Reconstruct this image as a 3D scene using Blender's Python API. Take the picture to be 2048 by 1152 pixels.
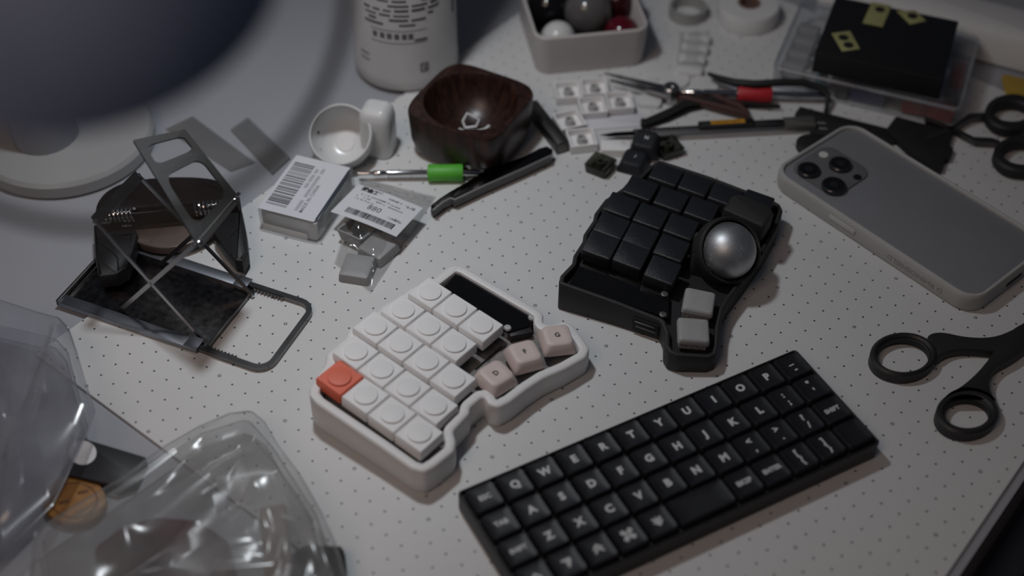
import bpy, bmesh, math, random
from mathutils import Vector, Matrix, noise

# ------------------------------------------------------------------ scene, camera, light
scene = bpy.context.scene
for o in list(bpy.data.objects):
    bpy.data.objects.remove(o, do_unlink=True)
C = scene.collection
S = 0.01                                   # everything below is written in centimetres
random.seed(7)
CAM = Vector((-0.465, -56.747, 56.725))
RIGHT = Vector((0.999966, 0.0, 0.008197)); DOWN = Vector((0.005797, -0.706984, -0.707206)); FWD = Vector((0.005795, 0.70723, -0.70696))
FPX = 2779.1
cd = bpy.data.cameras.new('camera'); cam = bpy.data.objects.new('camera', cd); C.objects.link(cam)
cd.sensor_width = 36.0; cd.lens = FPX * 36 / 2048; cd.clip_start = 0.02; cd.clip_end = 20
cam.matrix_world = Matrix(((RIGHT.x, -DOWN.x, -FWD.x, CAM.x * S), (RIGHT.y, -DOWN.y, -FWD.y, CAM.y * S), (RIGHT.z, -DOWN.z, -FWD.z, CAM.z * S), (0, 0, 0, 1)))
cd.dof.use_dof = True; cd.dof.focus_distance = 0.782; cd.dof.aperture_fstop = 3.4
scene.camera = cam
w = bpy.data.worlds.new('world'); scene.world = w; w.use_nodes = True
bg = w.node_tree.nodes['Background']; bg.inputs[0].default_value = (0.70, 0.78, 1.0, 1); bg.inputs[1].default_value = 0.036
def area(name, loc, target, size, power, col):
    l = bpy.data.lights.new(name, 'AREA'); l.shape = 'DISK'; l.size = size * S; l.energy = power; l.color = col
    o = bpy.data.objects.new(name, l); C.objects.link(o); o.location = Vector(loc) * S
    d = (Vector(target) - Vector(loc)).normalized(); o.rotation_euler = d.to_track_quat('-Z', 'Y').to_euler()
    return o
dl = area('desk_light', (-12, 5, 51), (-12, 5, 0), 5, 0.63, (0.90, 0.955, 1.0)); dl.data.spread = math.radians(135)
area('ceiling_light', (-62, -84, 135), (0, 0, 0), 75, 4.2, (1.0, 0.765, 0.62))
scene.view_settings.view_transform = 'Standard'; scene.view_settings.look = 'None'
scene.view_settings.exposure = 0.0; scene.view_settings.gamma = 1.0
scene.view_settings.use_curve_mapping = False

# ------------------------------------------------------------------ where a pixel's ray meets a height / a plane
def ray(px, py):
    return RIGHT * ((px - 1024) / FPX) + DOWN * ((py - 576) / FPX) + FWD
def P(px, py, z=0.0):
    d = ray(px, py); return CAM + d * ((z - CAM.z) / d.z)
def PP(px, py, pl, dz=0.0):
    d = ray(px, py); t = (pl[0] + dz - CAM.z + pl[1] * CAM.x + pl[2] * CAM.y) / (d.z - pl[1] * d.x - pl[2] * d.y)
    return CAM + d * t
def PV(px, py, q, n):                       # meets the vertical plane through q with normal n
    d = ray(px, py); return CAM + d * ((q - CAM).dot(n) / d.dot(n))

# ------------------------------------------------------------------ materials
MATS = {}
def mat(name, col, rough=0.5, metal=0.0, var=0.06, scale=60, bump=0.0, bscale=400, spec=0.5, coat=0.0, trans=0.0, sheen=0.0):
    if name in MATS: return MATS[name]
    m = bpy.data.materials.new(name); m.use_nodes = True; nt = m.node_tree; b = nt.nodes['Principled BSDF']
    b.inputs['Roughness'].default_value = rough; b.inputs['Metallic'].default_value = metal
    b.inputs['Specular IOR Level'].default_value = spec; b.inputs['Coat Weight'].default_value = coat
    b.inputs['Transmission Weight'].default_value = trans
    tc = nt.nodes.new('ShaderNodeTexCoord'); n = nt.nodes.new('ShaderNodeTexNoise'); n.inputs['Scale'].default_value = scale; n.inputs['Detail'].default_value = 4
    nt.links.new(tc.outputs['Object'], n.inputs['Vector'])
    r = nt.nodes.new('ShaderNodeValToRGB')
    r.color_ramp.elements[0].position = 0.3; r.color_ramp.elements[1].position = 0.7
    r.color_ramp.elements[0].color = (*[c * (1 - var) for c in col], 1); r.color_ramp.elements[1].color = (*[min(1, c * (1 + var)) for c in col], 1)
    nt.links.new(n.outputs['Fac'], r.inputs['Fac']); nt.links.new(r.outputs['Color'], b.inputs['Base Color'])
    if bump:
        n2 = nt.nodes.new('ShaderNodeTexNoise'); n2.inputs['Scale'].default_value = bscale; n2.inputs['Detail'].default_value = 3
        nt.links.new(tc.outputs['Object'], n2.inputs['Vector'])
        bp_ = nt.nodes.new('ShaderNodeBump'); bp_.inputs['Strength'].default_value = bump; bp_.inputs['Distance'].default_value = 0.0004
        nt.links.new(n2.outputs['Fac'], bp_.inputs['Height']); nt.links.new(bp_.outputs['Normal'], b.inputs['Normal'])
    MATS[name] = m
    return m
def film(name, tint=(1, 1, 1), haze=0.10, rough=0.12, hazecol=(0.8, 0.8, 0.8), ior=1.5, bump=0.0, bscale=60):
    if name in MATS: return MATS[name]
    m = bpy.data.materials.new(name); m.use_nodes = True; nt = m.node_tree; nt.nodes.remove(nt.nodes['Principled BSDF'])
    out = nt.nodes['Material Output']
    t = nt.nodes.new('ShaderNodeBsdfTransparent'); t.inputs[0].default_value = (*tint, 1)
    d = nt.nodes.new('ShaderNodeBsdfDiffuse'); d.inputs[0].default_value = (*hazecol, 1)
    tr = nt.nodes.new('ShaderNodeBsdfTranslucent'); tr.inputs[0].default_value = (*hazecol, 1)
    dm = nt.nodes.new('ShaderNodeMixShader'); dm.inputs[0].default_value = 0.35
    nt.links.new(d.outputs[0], dm.inputs[1]); nt.links.new(tr.outputs[0], dm.inputs[2])
    m1 = nt.nodes.new('ShaderNodeMixShader')
    tc = nt.nodes.new('ShaderNodeTexCoord'); n = nt.nodes.new('ShaderNodeTexNoise'); n.inputs['Scale'].default_value = 35
    nt.links.new(tc.outputs['Object'], n.inputs['Vector'])
    mr = nt.nodes.new('ShaderNodeMapRange'); mr.inputs['From Min'].default_value = 0.35; mr.inputs['From Max'].default_value = 0.75
    mr.inputs['To Min'].default_value = haze * 0.5; mr.inputs['To Max'].default_value = haze * 1.6
    nt.links.new(n.outputs['Fac'], mr.inputs['Value']); nt.links.new(mr.outputs[0], m1.inputs[0])
    nt.links.new(t.outputs[0], m1.inputs[1]); nt.links.new(dm.outputs[0], m1.inputs[2])
    g = nt.nodes.new('ShaderNodeBsdfGlossy'); g.inputs['Roughness'].default_value = rough
    lw = nt.nodes.new('ShaderNodeLayerWeight'); lw.inputs['Blend'].default_value = 0.5
    pw = nt.nodes.new('ShaderNodeMath'); pw.operation = 'POWER'; pw.inputs[1].default_value = 4.0; nt.links.new(lw.outputs['Facing'], pw.inputs[0])
    f0 = ((ior - 1) / (ior + 1)) ** 2
    f = nt.nodes.new('ShaderNodeMapRange'); f.inputs['To Min'].default_value = f0; f.inputs['To Max'].default_value = 0.85; nt.links.new(pw.outputs[0], f.inputs['Value'])
    if bump:
        n2 = nt.nodes.new('ShaderNodeTexNoise'); n2.inputs['Scale'].default_value = bscale; n2.inputs['Detail'].default_value = 2
        nt.links.new(tc.outputs['Object'], n2.inputs['Vector'])
        bp_ = nt.nodes.new('ShaderNodeBump'); bp_.inputs['Strength'].default_value = bump; bp_.inputs['Distance'].default_value = 0.0006
        nt.links.new(n2.outputs['Fac'], bp_.inputs['Height']); nt.links.new(bp_.outputs['Normal'], g.inputs['Normal'])
    m2 = nt.nodes.new('ShaderNodeMixShader'); nt.links.new(f.outputs[0], m2.inputs[0])
    nt.links.new(m1.outputs[0], m2.inputs[1]); nt.links.new(g.outputs[0], m2.inputs[2])
    nt.links.new(m2.outputs[0], out.inputs['Surface'])
    MATS[name] = m
    return m
def wood_mat(name, c1, c2, rough=0.4, stretch=(140, 140, 9)):
    m = bpy.data.materials.new(name); m.use_nodes = True; nt = m.node_tree; b = nt.nodes['Principled BSDF']
    b.inputs['Roughness'].default_value = rough
    tc = nt.nodes.new('ShaderNodeTexCoord'); mp = nt.nodes.new('ShaderNodeMapping'); mp.inputs['Scale'].default_value = stretch
    nt.links.new(tc.outputs['Object'], mp.inputs['Vector'])
    n = nt.nodes.new('ShaderNodeTexNoise'); n.inputs['Scale'].default_value = 2.2; n.inputs['Detail'].default_value = 6; n.inputs['Distortion'].default_value = 0.4
    nt.links.new(mp.outputs[0], n.inputs['Vector'])
    r = nt.nodes.new('ShaderNodeValToRGB'); r.color_ramp.elements[0].position = 0.35; r.color_ramp.elements[1].position = 0.72
    r.color_ramp.elements[0].color = (*c1, 1); r.color_ramp.elements[1].color = (*c2, 1)
    nt.links.new(n.outputs['Fac'], r.inputs['Fac']); nt.links.new(r.outputs['Color'], b.inputs['Base Color'])
    MATS[name] = m
    return m
def sparkle_mat(name, col):
    m = mat(name, col, rough=0.46, metal=1.0, var=0.02)
    nt = m.node_tree; b = nt.nodes['Principled BSDF']
    tc = nt.nodes.new('ShaderNodeTexCoord'); v = nt.nodes.new('ShaderNodeTexVoronoi'); v.inputs['Scale'].default_value = 2600
    nt.links.new(tc.outputs['Object'], v.inputs['Vector'])
    bp_ = nt.nodes.new('ShaderNodeBump'); bp_.inputs['Strength'].default_value = 0.8; bp_.inputs['Distance'].default_value = 0.00014
    nt.links.new(v.outputs['Color'], bp_.inputs['Height']); nt.links.new(bp_.outputs['Normal'], b.inputs['Normal'])
    return m
def dot_mat(name):
    m = mat(name, (0.60, 0.60, 0.602), rough=0.55, var=0.025, scale=9)
    nt = m.node_tree; b = nt.nodes['Principled BSDF']; L = nt.links.new
    base = b.inputs['Base Color'].links[0].from_socket
    tc = nt.nodes.new('ShaderNodeTexCoord')
    def vm(op, a, v2=None, sc=None):
        n = nt.nodes.new('ShaderNodeVectorMath'); n.operation = op; L(a, n.inputs[0])
        if v2 is not None:
            if isinstance(v2, tuple): n.inputs[1].default_value = v2
            else: L(v2, n.inputs[1])
        if sc is not None: n.inputs['Scale'].default_value = sc
        return n
    def ma(op, a, bb):
        n = nt.nodes.new('ShaderNodeMath'); n.operation = op; L(a, n.inputs[0])
        if isinstance(bb, (int, float)): n.inputs[1].default_value = bb
        else: L(bb, n.inputs[1])
        return n.outputs[0]
    def cell(scale):
        s = vm('SCALE', tc.outputs['Object'], sc=scale).outputs[0]
        f = vm('MULTIPLY', s, (1, 1, 0)).outputs[0]
        h = vm('ADD', f, (0.5, 0.5, 0)).outputs[0]
        fr = vm('FRACTION', h).outputs[0]
        c = vm('SUBTRACT', fr, (0.5, 0.5, 0)).outputs[0]
        return vm('LENGTH', c).outputs[1]
    d1 = cell(100.0); d5 = ma('MULTIPLY', cell(20.0), 5.0)
    dot = ma('LESS_THAN', d1, 0.062); big = ma('LESS_THAN', d5, 0.10); hole = ma('LESS_THAN', d5, 0.052)
    mk = ma('SUBTRACT', ma('MAXIMUM', dot, big), hole)
    mx = nt.nodes.new('ShaderNodeMix'); mx.data_type = 'RGBA'; L(mk, mx.inputs['Factor']); L(base, mx.inputs['A']); mx.inputs['B'].default_value = (0.055, 0.055, 0.06, 1)
    L(mx.outputs['Result'], b.inputs['Base Color'])
    return m

# ------------------------------------------------------------------ mesh helpers
def T(x=0, y=0, z=0): return Matrix.Translation(Vector((x, y, z)))
def RZ(a): return Matrix.Rotation(a, 4, 'Z')
def RX(a): return Matrix.Rotation(a, 4, 'X')
def RY(a): return Matrix.Rotation(a, 4, 'Y')
def frame(o, x, y=None, z=None):
    x = Vector(x).normalized()
    if z is None:
        z = x.cross(Vector(y)).normalized()
    z = Vector(z).normalized(); y = z.cross(x).normalized(); x = y.cross(z).normalized()
    return Matrix(((x.x, y.x, z.x, o[0]), (x.y, y.y, z.y, o[1]), (x.z, y.z, z.z, o[2]), (0, 0, 0, 1)))
def rr(wx, wy, r, n=4):
    p = []
    for cx, cy, a0 in ((wx / 2 - r, wy / 2 - r, 0), (-wx / 2 + r, wy / 2 - r, 90), (-wx / 2 + r, -wy / 2 + r, 180), (wx / 2 - r, -wy / 2 + r, 270)):
        for k in range(n + 1):
            a = math.radians(a0 + 90 * k / n); p.append((cx + r * math.cos(a), cy + r * math.sin(a)))
    return p
def area2(p): return sum(p[i - 1][0] * p[i][1] - p[i][0] * p[i - 1][1] for i in range(len(p)))
def inset(p, d):
    s = 1 if area2(p) > 0 else -1; n = len(p); out = []
    for i in range(n):
        a = Vector(p[i - 1][:2]); b = Vector(p[i][:2]); c = Vector(p[(i + 1) % n][:2])
        e1 = (b - a); e2 = (c - b)
        if e1.length < 1e-6 or e2.length < 1e-6: out.append((b.x, b.y)); continue
        e1.normalize(); e2.normalize()
        n1 = Vector((-e1.y, e1.x)) * s; n2 = Vector((-e2.y, e2.x)) * s
        m = n1 + n2
        if m.length < 1e-4: out.append((b.x, b.y)); continue
        m.normalize(); k = d / max(0.66, m.dot(n1)); out.append((b.x + m.x * k, b.y + m.y * k))
    return out
def safe_inset(o, d, it=6):                    # inset that never crosses the outline
    q = [list(p) for p in inset(o, d)]; N = len(o)
    seg = [(o[i - 1][0], o[i - 1][1], o[i][0] - o[i - 1][0], o[i][1] - o[i - 1][1]) for i in range(N)]
    for _ in range(it):
        for p in q:
            best = 1e9; ins = False
            for ax, ay, dx, dy in seg:
                L2 = dx * dx + dy * dy
                if L2 < 1e-12: continue
                t = max(0., min(1., ((p[0] - ax) * dx + (p[1] - ay) * dy) / L2)); nx = ax + dx * t; ny = ay + dy * t
                dd = (p[0] - nx) ** 2 + (p[1] - ny) ** 2
                if dd < best: best = dd; bx_, by_ = nx, ny
                if (ay > p[1]) != (ay + dy > p[1]) and p[0] < ax + dx * (p[1] - ay) / dy: ins = not ins
            l = math.sqrt(best) + 1e-9; ux, uy = (p[0] - bx_) / l, (p[1] - by_) / l
            if not ins: p[0] = bx_ - ux * d; p[1] = by_ - uy * d
            elif l < d * .97: p[0] = bx_ + ux * d; p[1] = by_ + uy * d
    return [tuple(p) for p in q]
def roundp(p, r, n=5):
    out = []; N = len(p)
    for i in range(N):
        b = Vector(p[i][:2]); a = Vector(p[i - 1][:2]); c = Vector(p[(i + 1) % N][:2])
        rad = r[i] if isinstance(r, (list, tuple)) else r
        d1 = (a - b); d2 = (c - b); l1 = d1.length; l2 = d2.length; d1.normalize(); d2.normalize()
        ang = math.acos(max(-1, min(1, d1.dot(d2)))); 
        if rad <= 0 or ang > 3.1: out.append((b.x, b.y)); continue
        t = min(rad / math.tan(ang / 2), l1 * 0.48, l2 * 0.48)
        p1 = b + d1 * t; p2 = b + d2 * t
        for k in range(n + 1):
            u = k / n; q = p1 * (1 - u) ** 2 + b * 2 * u * (1 - u) + p2 * u * u; out.append((q.x, q.y))
    return out
def chaikin(p, it=2):
    for _ in range(it):
        q = []
        for i in range(len(p)):
            a = Vector(p[i][:2]); b = Vector(p[(i + 1) % len(p)][:2])
            q += [tuple(a * .75 + b * .25), tuple(a * .25 + b * .75)]
        p = q
    return p

class MB:
    def __init__(s): s.v = []; s.f = []
    def add(s, vs, fs, M=None):
        k = len(s.v)
        s.v += [(M @ Vector(v)) if M is not None else Vector(v) for v in vs]
        s.f += [tuple(i + k for i in f) for f in fs]
        return s
    def loft(s, rings, M=None, cap0=True, cap1=True, closed=True):
        n = len(rings[0]); vs = [v for r in rings for v in r]; fs = []
        for a in range(len(rings) - 1):
            for i in range(n if closed else n - 1):
                j = (i + 1) % n; fs.append((a * n + i, a * n + j, (a + 1) * n + j, (a + 1) * n + i))
        if cap0: fs.append(tuple(range(n))[::-1])
        if cap1: fs.append(tuple((len(rings) - 1) * n + i for i in range(n)))
        return s.add(vs, fs, M)
    def prism(s, out, z0, z1, bev=0.0, M=None, bev0=0.0):
        if area2(out) < 0: out = out[::-1]
        R = []
        if bev0: R.append([(x, y, z0) for x, y in inset(out, bev0)]); R.append([(x, y, z0 + bev0) for x, y in out])
        else: R.append([(p[0], p[1], z0) for p in out])
        if bev:
            R.append([(p[0], p[1], z1 - bev) for p in out])
            R.append([(x, y, z1 - bev * .3) for x, y in inset(out, bev * .3)])
            R.append([(x, y, z1) for x, y in inset(out, bev)])
        else: R.append([(p[0], p[1], z1) for p in out])
        return s.loft(R, M)
    def box(s, sx, sy, sz, M=None, bev=0.03):
        r = max(bev, 0.001)
        return s.prism(rr(sx, sy, r, 3), -sz / 2, sz / 2, bev, M, bev)
    def tube(s, path, r, n=10, M=None, cap=True):
        path = [Vector(p) for p in path]; rs = r if isinstance(r, (list, tuple)) else [r] * len(path)
        rings = []; up = None
        for i, p in enumerate(path):
            t = (path[min(i + 1, len(path) - 1)] - path[max(i - 1, 0)]).normalized()
            if up is None: up = Vector((0, 0, 1)) if abs(t.z) < .9 else Vector((1, 0, 0))
            a = t.cross(up).normalized(); up = a.cross(t).normalized()
            rings.append([p + a * (rs[i] * math.cos(2 * math.pi * k / n)) + up * (rs[i] * math.sin(2 * math.pi * k / n)) for k in range(n)])
        return s.loft(rings, M, cap, cap)
    def ribbon(s, path, wv, th, M=None):          # flat bar along a path: wv = width vector, th = thickness vector
        path = [Vector(p) for p in path]; wv = Vector(wv); th = Vector(th)
        return s.loft([[p - wv - th, p + wv - th, p + wv + th, p - wv + th] for p in path], M)
    def lathe(s, prof, n=32, M=None, cap0=True, cap1=True):
        return s.loft([[(r * math.cos(2 * math.pi * k / n), r * math.sin(2 * math.pi * k / n), z) for k in range(n)] for r, z in prof], M, cap0, cap1)
    def sphere(s, r, n=32, m=16, M=None):
        return s.lathe([(max(1e-4, r * math.sin(math.pi * k / m)), -r * math.cos(math.pi * k / m)) for k in range(m + 1)], n, M)
    def ringprism(s, outer, inner, z0, z1, bev=0.05, M=None):
        o = outer if area2(outer) > 0 else outer[::-1]; i = inner if area2(inner) > 0 else inner[::-1]
        R = [[(p[0], p[1], z0) for p in o], [(p[0], p[1], z1 - bev) for p in o], [(x, y, z1) for x, y in inset(o, bev)],
             [(x, y, z1) for x, y in inset(i, -bev)], [(p[0], p[1], z1 - bev) for p in i], [(p[0], p[1], z0) for p in i], [(p[0], p[1], z0) for p in o]]
        return s.loft(R, M, False, False)
    def mesh(s, name, ang=38, flip=True):
        me = bpy.data.meshes.new(name); me.from_pydata([tuple(v * S) for v in s.v], [], s.f)
        bm = bmesh.new(); bm.from_mesh(me); bmesh.ops.remove_doubles(bm, verts=bm.verts, dist=1e-7)
        if flip: bmesh.ops.recalc_face_normals(bm, faces=bm.faces)
        bm.to_mesh(me); bm.free()
        for p in me.polygons: p.use_smooth = True
        me.set_sharp_from_angle(angle=math.radians(ang))
        return me
    def build(s, name, m, parent=None, label=None, ang=38, flip=True, cut=None):
        """verts are world centimetres; the object sits in its parent's space (or at its own base)"""
        if parent is None:
            cx = sum(v.x for v in s.v) / len(s.v); cy = sum(v.y for v in s.v) / len(s.v); cz = min(v.z for v in s.v)
            W = T(cx, cy, cz)
        else: W = WM[parent.name]
        inv = W.inverted(); s.v = [inv @ v for v in s.v]
        o = bpy.data.objects.new(name, s.mesh(name, ang, flip)); C.objects.link(o); o.data.materials.append(m)
        if parent is None: o.matrix_world = sc(W); WM[o.name] = W
        else: o.parent = parent; WM[o.name] = W
        if label: o['label'] = label
        return o
WM = {}
def sc(M):
    M = M.copy(); M.translation = M.translation * S; return M
def inst(name, me, m, parent, W, label=None):
    o = bpy.data.objects.new(name, me); C.objects.link(o)
    if not me.materials: me.materials.append(m)
    o.parent = parent; o.matrix_local = sc(WM[parent.name].inverted() @ W); WM[o.name] = W
    if label: o['label'] = label
    return o
def thing(name, label, cat, W, group=None):
    o = bpy.data.objects.new(name, None); C.objects.link(o); o.empty_display_size = 0.01
    if not isinstance(W, Matrix): W = T(W[0], W[1], W[2] if len(W) > 2 else 0)
    o.matrix_world = sc(W); WM[o.name] = W
    o['label'] = label; o['category'] = cat
    if group: o['group'] = group
    return o
def tag(o, label, cat, group=None, kind=None):
    o['label'] = label; o['category'] = cat
    if group: o['group'] = group
    if kind: o['kind'] = kind
    return o
TX = {}
def text_mesh(t, size, m, bold=0.0, ext=0.004, sx=1.0):
    k = (t, size, bold, sx)
    if k not in TX:
        c = bpy.data.curves.new('lettering', 'FONT'); c.body = t; c.size = size * S; c.align_x = 'CENTER'; c.align_y = 'CENTER'
        c.offset = bold * S; c.extrude = ext * S; c.resolution_u = 3; c.space_character = 1.05
        o = bpy.data.objects.new('tmp', c); C.objects.link(o)
        me = bpy.data.meshes.new_from_object(o); bpy.data.objects.remove(o, do_unlink=True); bpy.data.curves.remove(c)
        me.materials.clear(); me.materials.append(m)
        if sx != 1.0: me.transform(Matrix.Diagonal((sx, 1, 1, 1)))
        me.name = 'lettering'; TX[k] = me
    return TX[k]
def lettering(t, size, m, parent, W, bold=0.0, name='lettering', sx=1.0, label=None):
    return inst(name, text_mesh(t, size, m, bold, sx=sx), m, parent, W, label)
def ell(cx, cy, rx, ry, n=40, a0=0.0):
    return [(cx + rx * math.cos(2 * math.pi * k / n), cy + ry * math.sin(2 * math.pi * k / n)) for k in range(n)]
def pxl(pts, z): return [tuple(P(a, b, z)[:2]) for a, b in pts]
def xy(p): return (p[0], p[1])

# common materials
BLACK = mat('black_plastic', (0.012, 0.012, 0.013), 0.42, var=0.15, bump=0.15, bscale=900)
BLACKM = mat('black_matte', (0.010, 0.010, 0.011), 0.62, var=0.15, bump=0.2, bscale=1200)
BLACKG = mat('black_gloss', (0.006, 0.006, 0.007), 0.08, var=0.1)
KEYB = mat('black_keycap', (0.010, 0.010, 0.0135), 0.48, var=0.1, spec=.38, bump=0.10, bscale=1500)
WHITEP = mat('white_plastic', (0.74, 0.725, 0.72), 0.5, var=0.015, bump=0.08, bscale=900)
WHITEK = mat('white_keycap', (0.80, 0.785, 0.785), 0.45, var=0.012)
WHITEG = mat('white_gloss', (0.62, 0.62, 0.62), 0.25, var=0.02)
PAPER = mat('paper_label', (0.62, 0.62, 0.66), 0.6, var=0.01)
INK = mat('ink', (0.03, 0.03, 0.035), 0.6)
INKG = mat('grey_ink', (0.16, 0.16, 0.17), 0.6)
INKM = mat('mid_ink', (0.10, 0.10, 0.11), 0.6)
STEEL = mat('steel', (0.42, 0.41, 0.41), 0.28, metal=1.0, var=0.08, scale=200)
STEELD = mat('dark_steel', (0.13, 0.125, 0.12), 0.42, metal=1.0, var=0.15, scale=120)
CHROME = mat('chrome', (0.65, 0.64, 0.64), 0.12, metal=1.0, var=0.03)
CLEAR = film('clear_plastic', (0.93, 0.94, 0.95), 0.10, 0.08, (0.7, 0.72, 0.75), bump=0.15, bscale=90)
BAG = film('bag_film', (0.95, 0.95, 0.95), 0.10, 0.10, (0.7, 0.7, 0.7), ior=1.75, bump=0.5, bscale=70)
LEG = mat('legend_white', (0.55, 0.55, 0.56), 0.6, var=0.03)

# ------------------------------------------------------------------ the setting: floor, desk, dotted mat
GA = math.atan2(-0.624538, 0.780995); GO = T(-12.72916, -2.94919, 0); GM = GO @ RZ(GA)
def G(i, j, z=0): return GM @ Vector((i, j, z))
mb = MB().add([(-260, -260, -74), (260, -260, -74), (260, 300, -74), (-260, 300, -74)], [(0, 1, 2, 3)])
fl = mb.build('floor', mat('dark_floor', (0.010, 0.009, 0.009), 0.7, scale=8)); fl['kind'] = 'structure'
desk = thing('desk', 'pale grey desk top with dark edge band under the dotted mat', 'desk', GM @ T(0, 0, -74))
MB().prism([(-75, -75), (36.95, -75), (36.95, 80), (-75, 80)], -2.8, -0.20, 0.05, GM).build('desk_top', mat('desk_laminate', (0.325, 0.332, 0.362), 0.38, var=0.02, scale=12), desk)
MB().prism([(36.95, -75), (37.45, -75), (37.45, 80), (36.95, 80)], -2.9, -0.22, 0.18, GM).build('edge_band', mat('dark_wood_edge', (0.012, 0.008, 0.007), 0.4), desk)
MB().prism([(36.0, -75), (39.1, -75), (39.1, 80), (36.0, 80)], -6.4, -3.2, 0.1, GM).build('frame_rail', mat('rail', (0.055, 0.06, 0.075), 0.35, metal=0.3), desk)
for i, j in ((-70, -70), (33, -70), (-70, 75), (33, 75)):
    MB().prism([(i, j), (i + 4, j), (i + 4, j + 4), (i, j + 4)], -74, -2.8, 0.1, GM).build('leg', mat('rail', (0.055, 0.06, 0.075)), desk)
mm = MB().prism(roundp([(-9.05, -10.25), (36.45, -10.25), (36.45, 46), (-9.05, 46)], 0.15, 3), -0.19, 0.0, 0.03, GM)
inv = GM.inverted(); mm.v = [inv @ v for v in mm.v]
mo = bpy.data.objects.new('desk_mat', mm.mesh('desk_mat')); C.objects.link(mo); mo.matrix_world = sc(GM); WM[mo.name] = GM
mo.data.materials.append(dot_mat('dotted_mat')); tag(mo, 'large off white desk mat printed with a grid of dots', 'desk mat')

# ------------------------------------------------------------------ black ortholinear keyboard (foreground)
A0 = P(914, 983, 1.3); A1 = P(1592, 697, 1.3); A2 = P(1762, 884, 1.3)
KL = (A1 - A0).length; KW = (A2 - A1).length
kx = (A1 - A0).normalized(); kc = A0 + (A1 - A0) / 2 + (A2 - A1) / 2; kc.z = 0
KM = frame(kc, kx, z=(0, 0, 1))
kb = thing('ortholinear_keyboard', 'black twelve column keyboard with white letters lying in the foreground', 'keyboard', KM)
MB().prism(rr(KL, KW, 0.22, 4), 0.03, 1.02, 0.04, KM, 0.1).build('case', BLACK, kb)
MB().ringprism(rr(KL, KW, 0.22, 4), rr(KL - 0.24, KW - 0.24, 0.14, 4), 1.02, 1.30, 0.05, KM).build('case_rim', BLACK, kb)
MB().prism(rr(KL - 0.26, KW - 0.26, 0.13, 4), 1.0, 1.06, 0, KM).build('switch_plate', BLACKM, kb)
px_ = (KL - 0.36) / 12; py_ = (KW - 0.40) / 4
def mbk(wx, wy, h=0.46):
    r = 0.17
    R = [[(x, y, 0) for x, y in rr(wx, wy, r)], [(x, y, h * .45) for x, y in rr(wx, wy, r)],
         [(x, y, h - .06) for x, y in rr(wx - .10, wy - .10, r)], [(x, y, h) for x, y in rr(wx - .22, wy - .18, r)],
         [(x, y, h - .035) for x, y in rr(wx - .50, wy - .34, r)], [(x, y, h - .06) for x, y in rr(wx * .5, wy * .4, r)], [(x, y, h - .065) for x, y in rr(wx * .2, wy * .2, .08)]]
    m_ = MB().loft(R, None, True, True).mesh('keycap', 50); m_.materials.append(KEYB); return m_
K1 = mbk(px_ - .08, py_ - .10); K2 = mbk(2 * px_ - .08, py_ - .10)
rows = [['ESC', 'Q', 'W', 'E', 'R', 'T', 'Y', 'U', 'I', 'O', 'P', ('_', '-')],
        ['TAB', 'A', 'S', 'D', 'F', 'G', 'H', 'J', 'K', 'L', (':', ';'), ('"', "'")],
        ['SHIFT', 'Z', 'X', 'C', 'V', 'B', 'N', 'M', ('<', ','), ('>', '.'), ('?', '/'), 'SHIFT'],
        ['@up', '@seven', '@dup', '@cmd', '@ddn', '@space', None, 'BKSP', 'ENTER', ('[', '{'), (']', '}'), '']]
def stroke(mb, pts, wd=.045):
    pts = [Vector((a, b, 0)) for a, b in pts]
    for a, b in zip(pts, pts[1:]):
        d = (b - a); n = Vector((-d.y, d.x, 0)).normalized() * wd; e = d.normalized() * wd * .6
        zt_ = .006 + .0008 * (len(mb.v) // 8); q_ = [a - e - n, b + e - n, b + e + n, a - e + n]
        mb.add([v + Vector((0, 0, -.004)) for v in q_] + [v + Vector((0, 0, zt_)) for v in q_], [(0, 3, 2, 1), (4, 5, 6, 7), (0, 1, 5, 4), (1, 2, 6, 5), (2, 3, 7, 6), (3, 0, 4, 7)])
SYM = {}
def sym(k):
    if k in SYM: return SYM[k]
    b = MB()
    if k == '@up': stroke(b, [(-.24, -.12), (0, .14), (.24, -.12)], .06)
    if k == '@seven': stroke(b, [(-.2, .16), (.2, .16), (.13, -.02), (-.02, -.24)], .06); stroke(b, [(0, .14), (-.02, -.06)], .05)
    if k == '@dup':
        stroke(b, [(-.22, .0), (0, .22), (.22, .0)], .05); stroke(b, [(-.22, -.2), (0, .02), (.22, -.2)], .05)
    if k == '@ddn':
        stroke(b, [(-.22, .2), (0, -.02), (.22, .2)], .05); stroke(b, [(-.22, 0), (0, -.22), (.22, 0)], .05); stroke(b, [(0, .24), (0, -.18)], .04)
    if k == '@cmd':
        stroke(b, [(-.11, -.11), (.11, -.11), (.11, .11), (-.11, .11), (-.11, -.11)], .05)
        for sx in (-1, 1):
            for sy in (-1, 1): stroke(b, [(sx * .19 + .085 * math.cos(t * .6283), sy * .19 + .085 * math.sin(t * .6283)) for t in range(11)], .05)
    m_ = b.mesh('legend', flip=False); m_.materials.append(LEG); SYM[k] = m_; return m_
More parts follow.
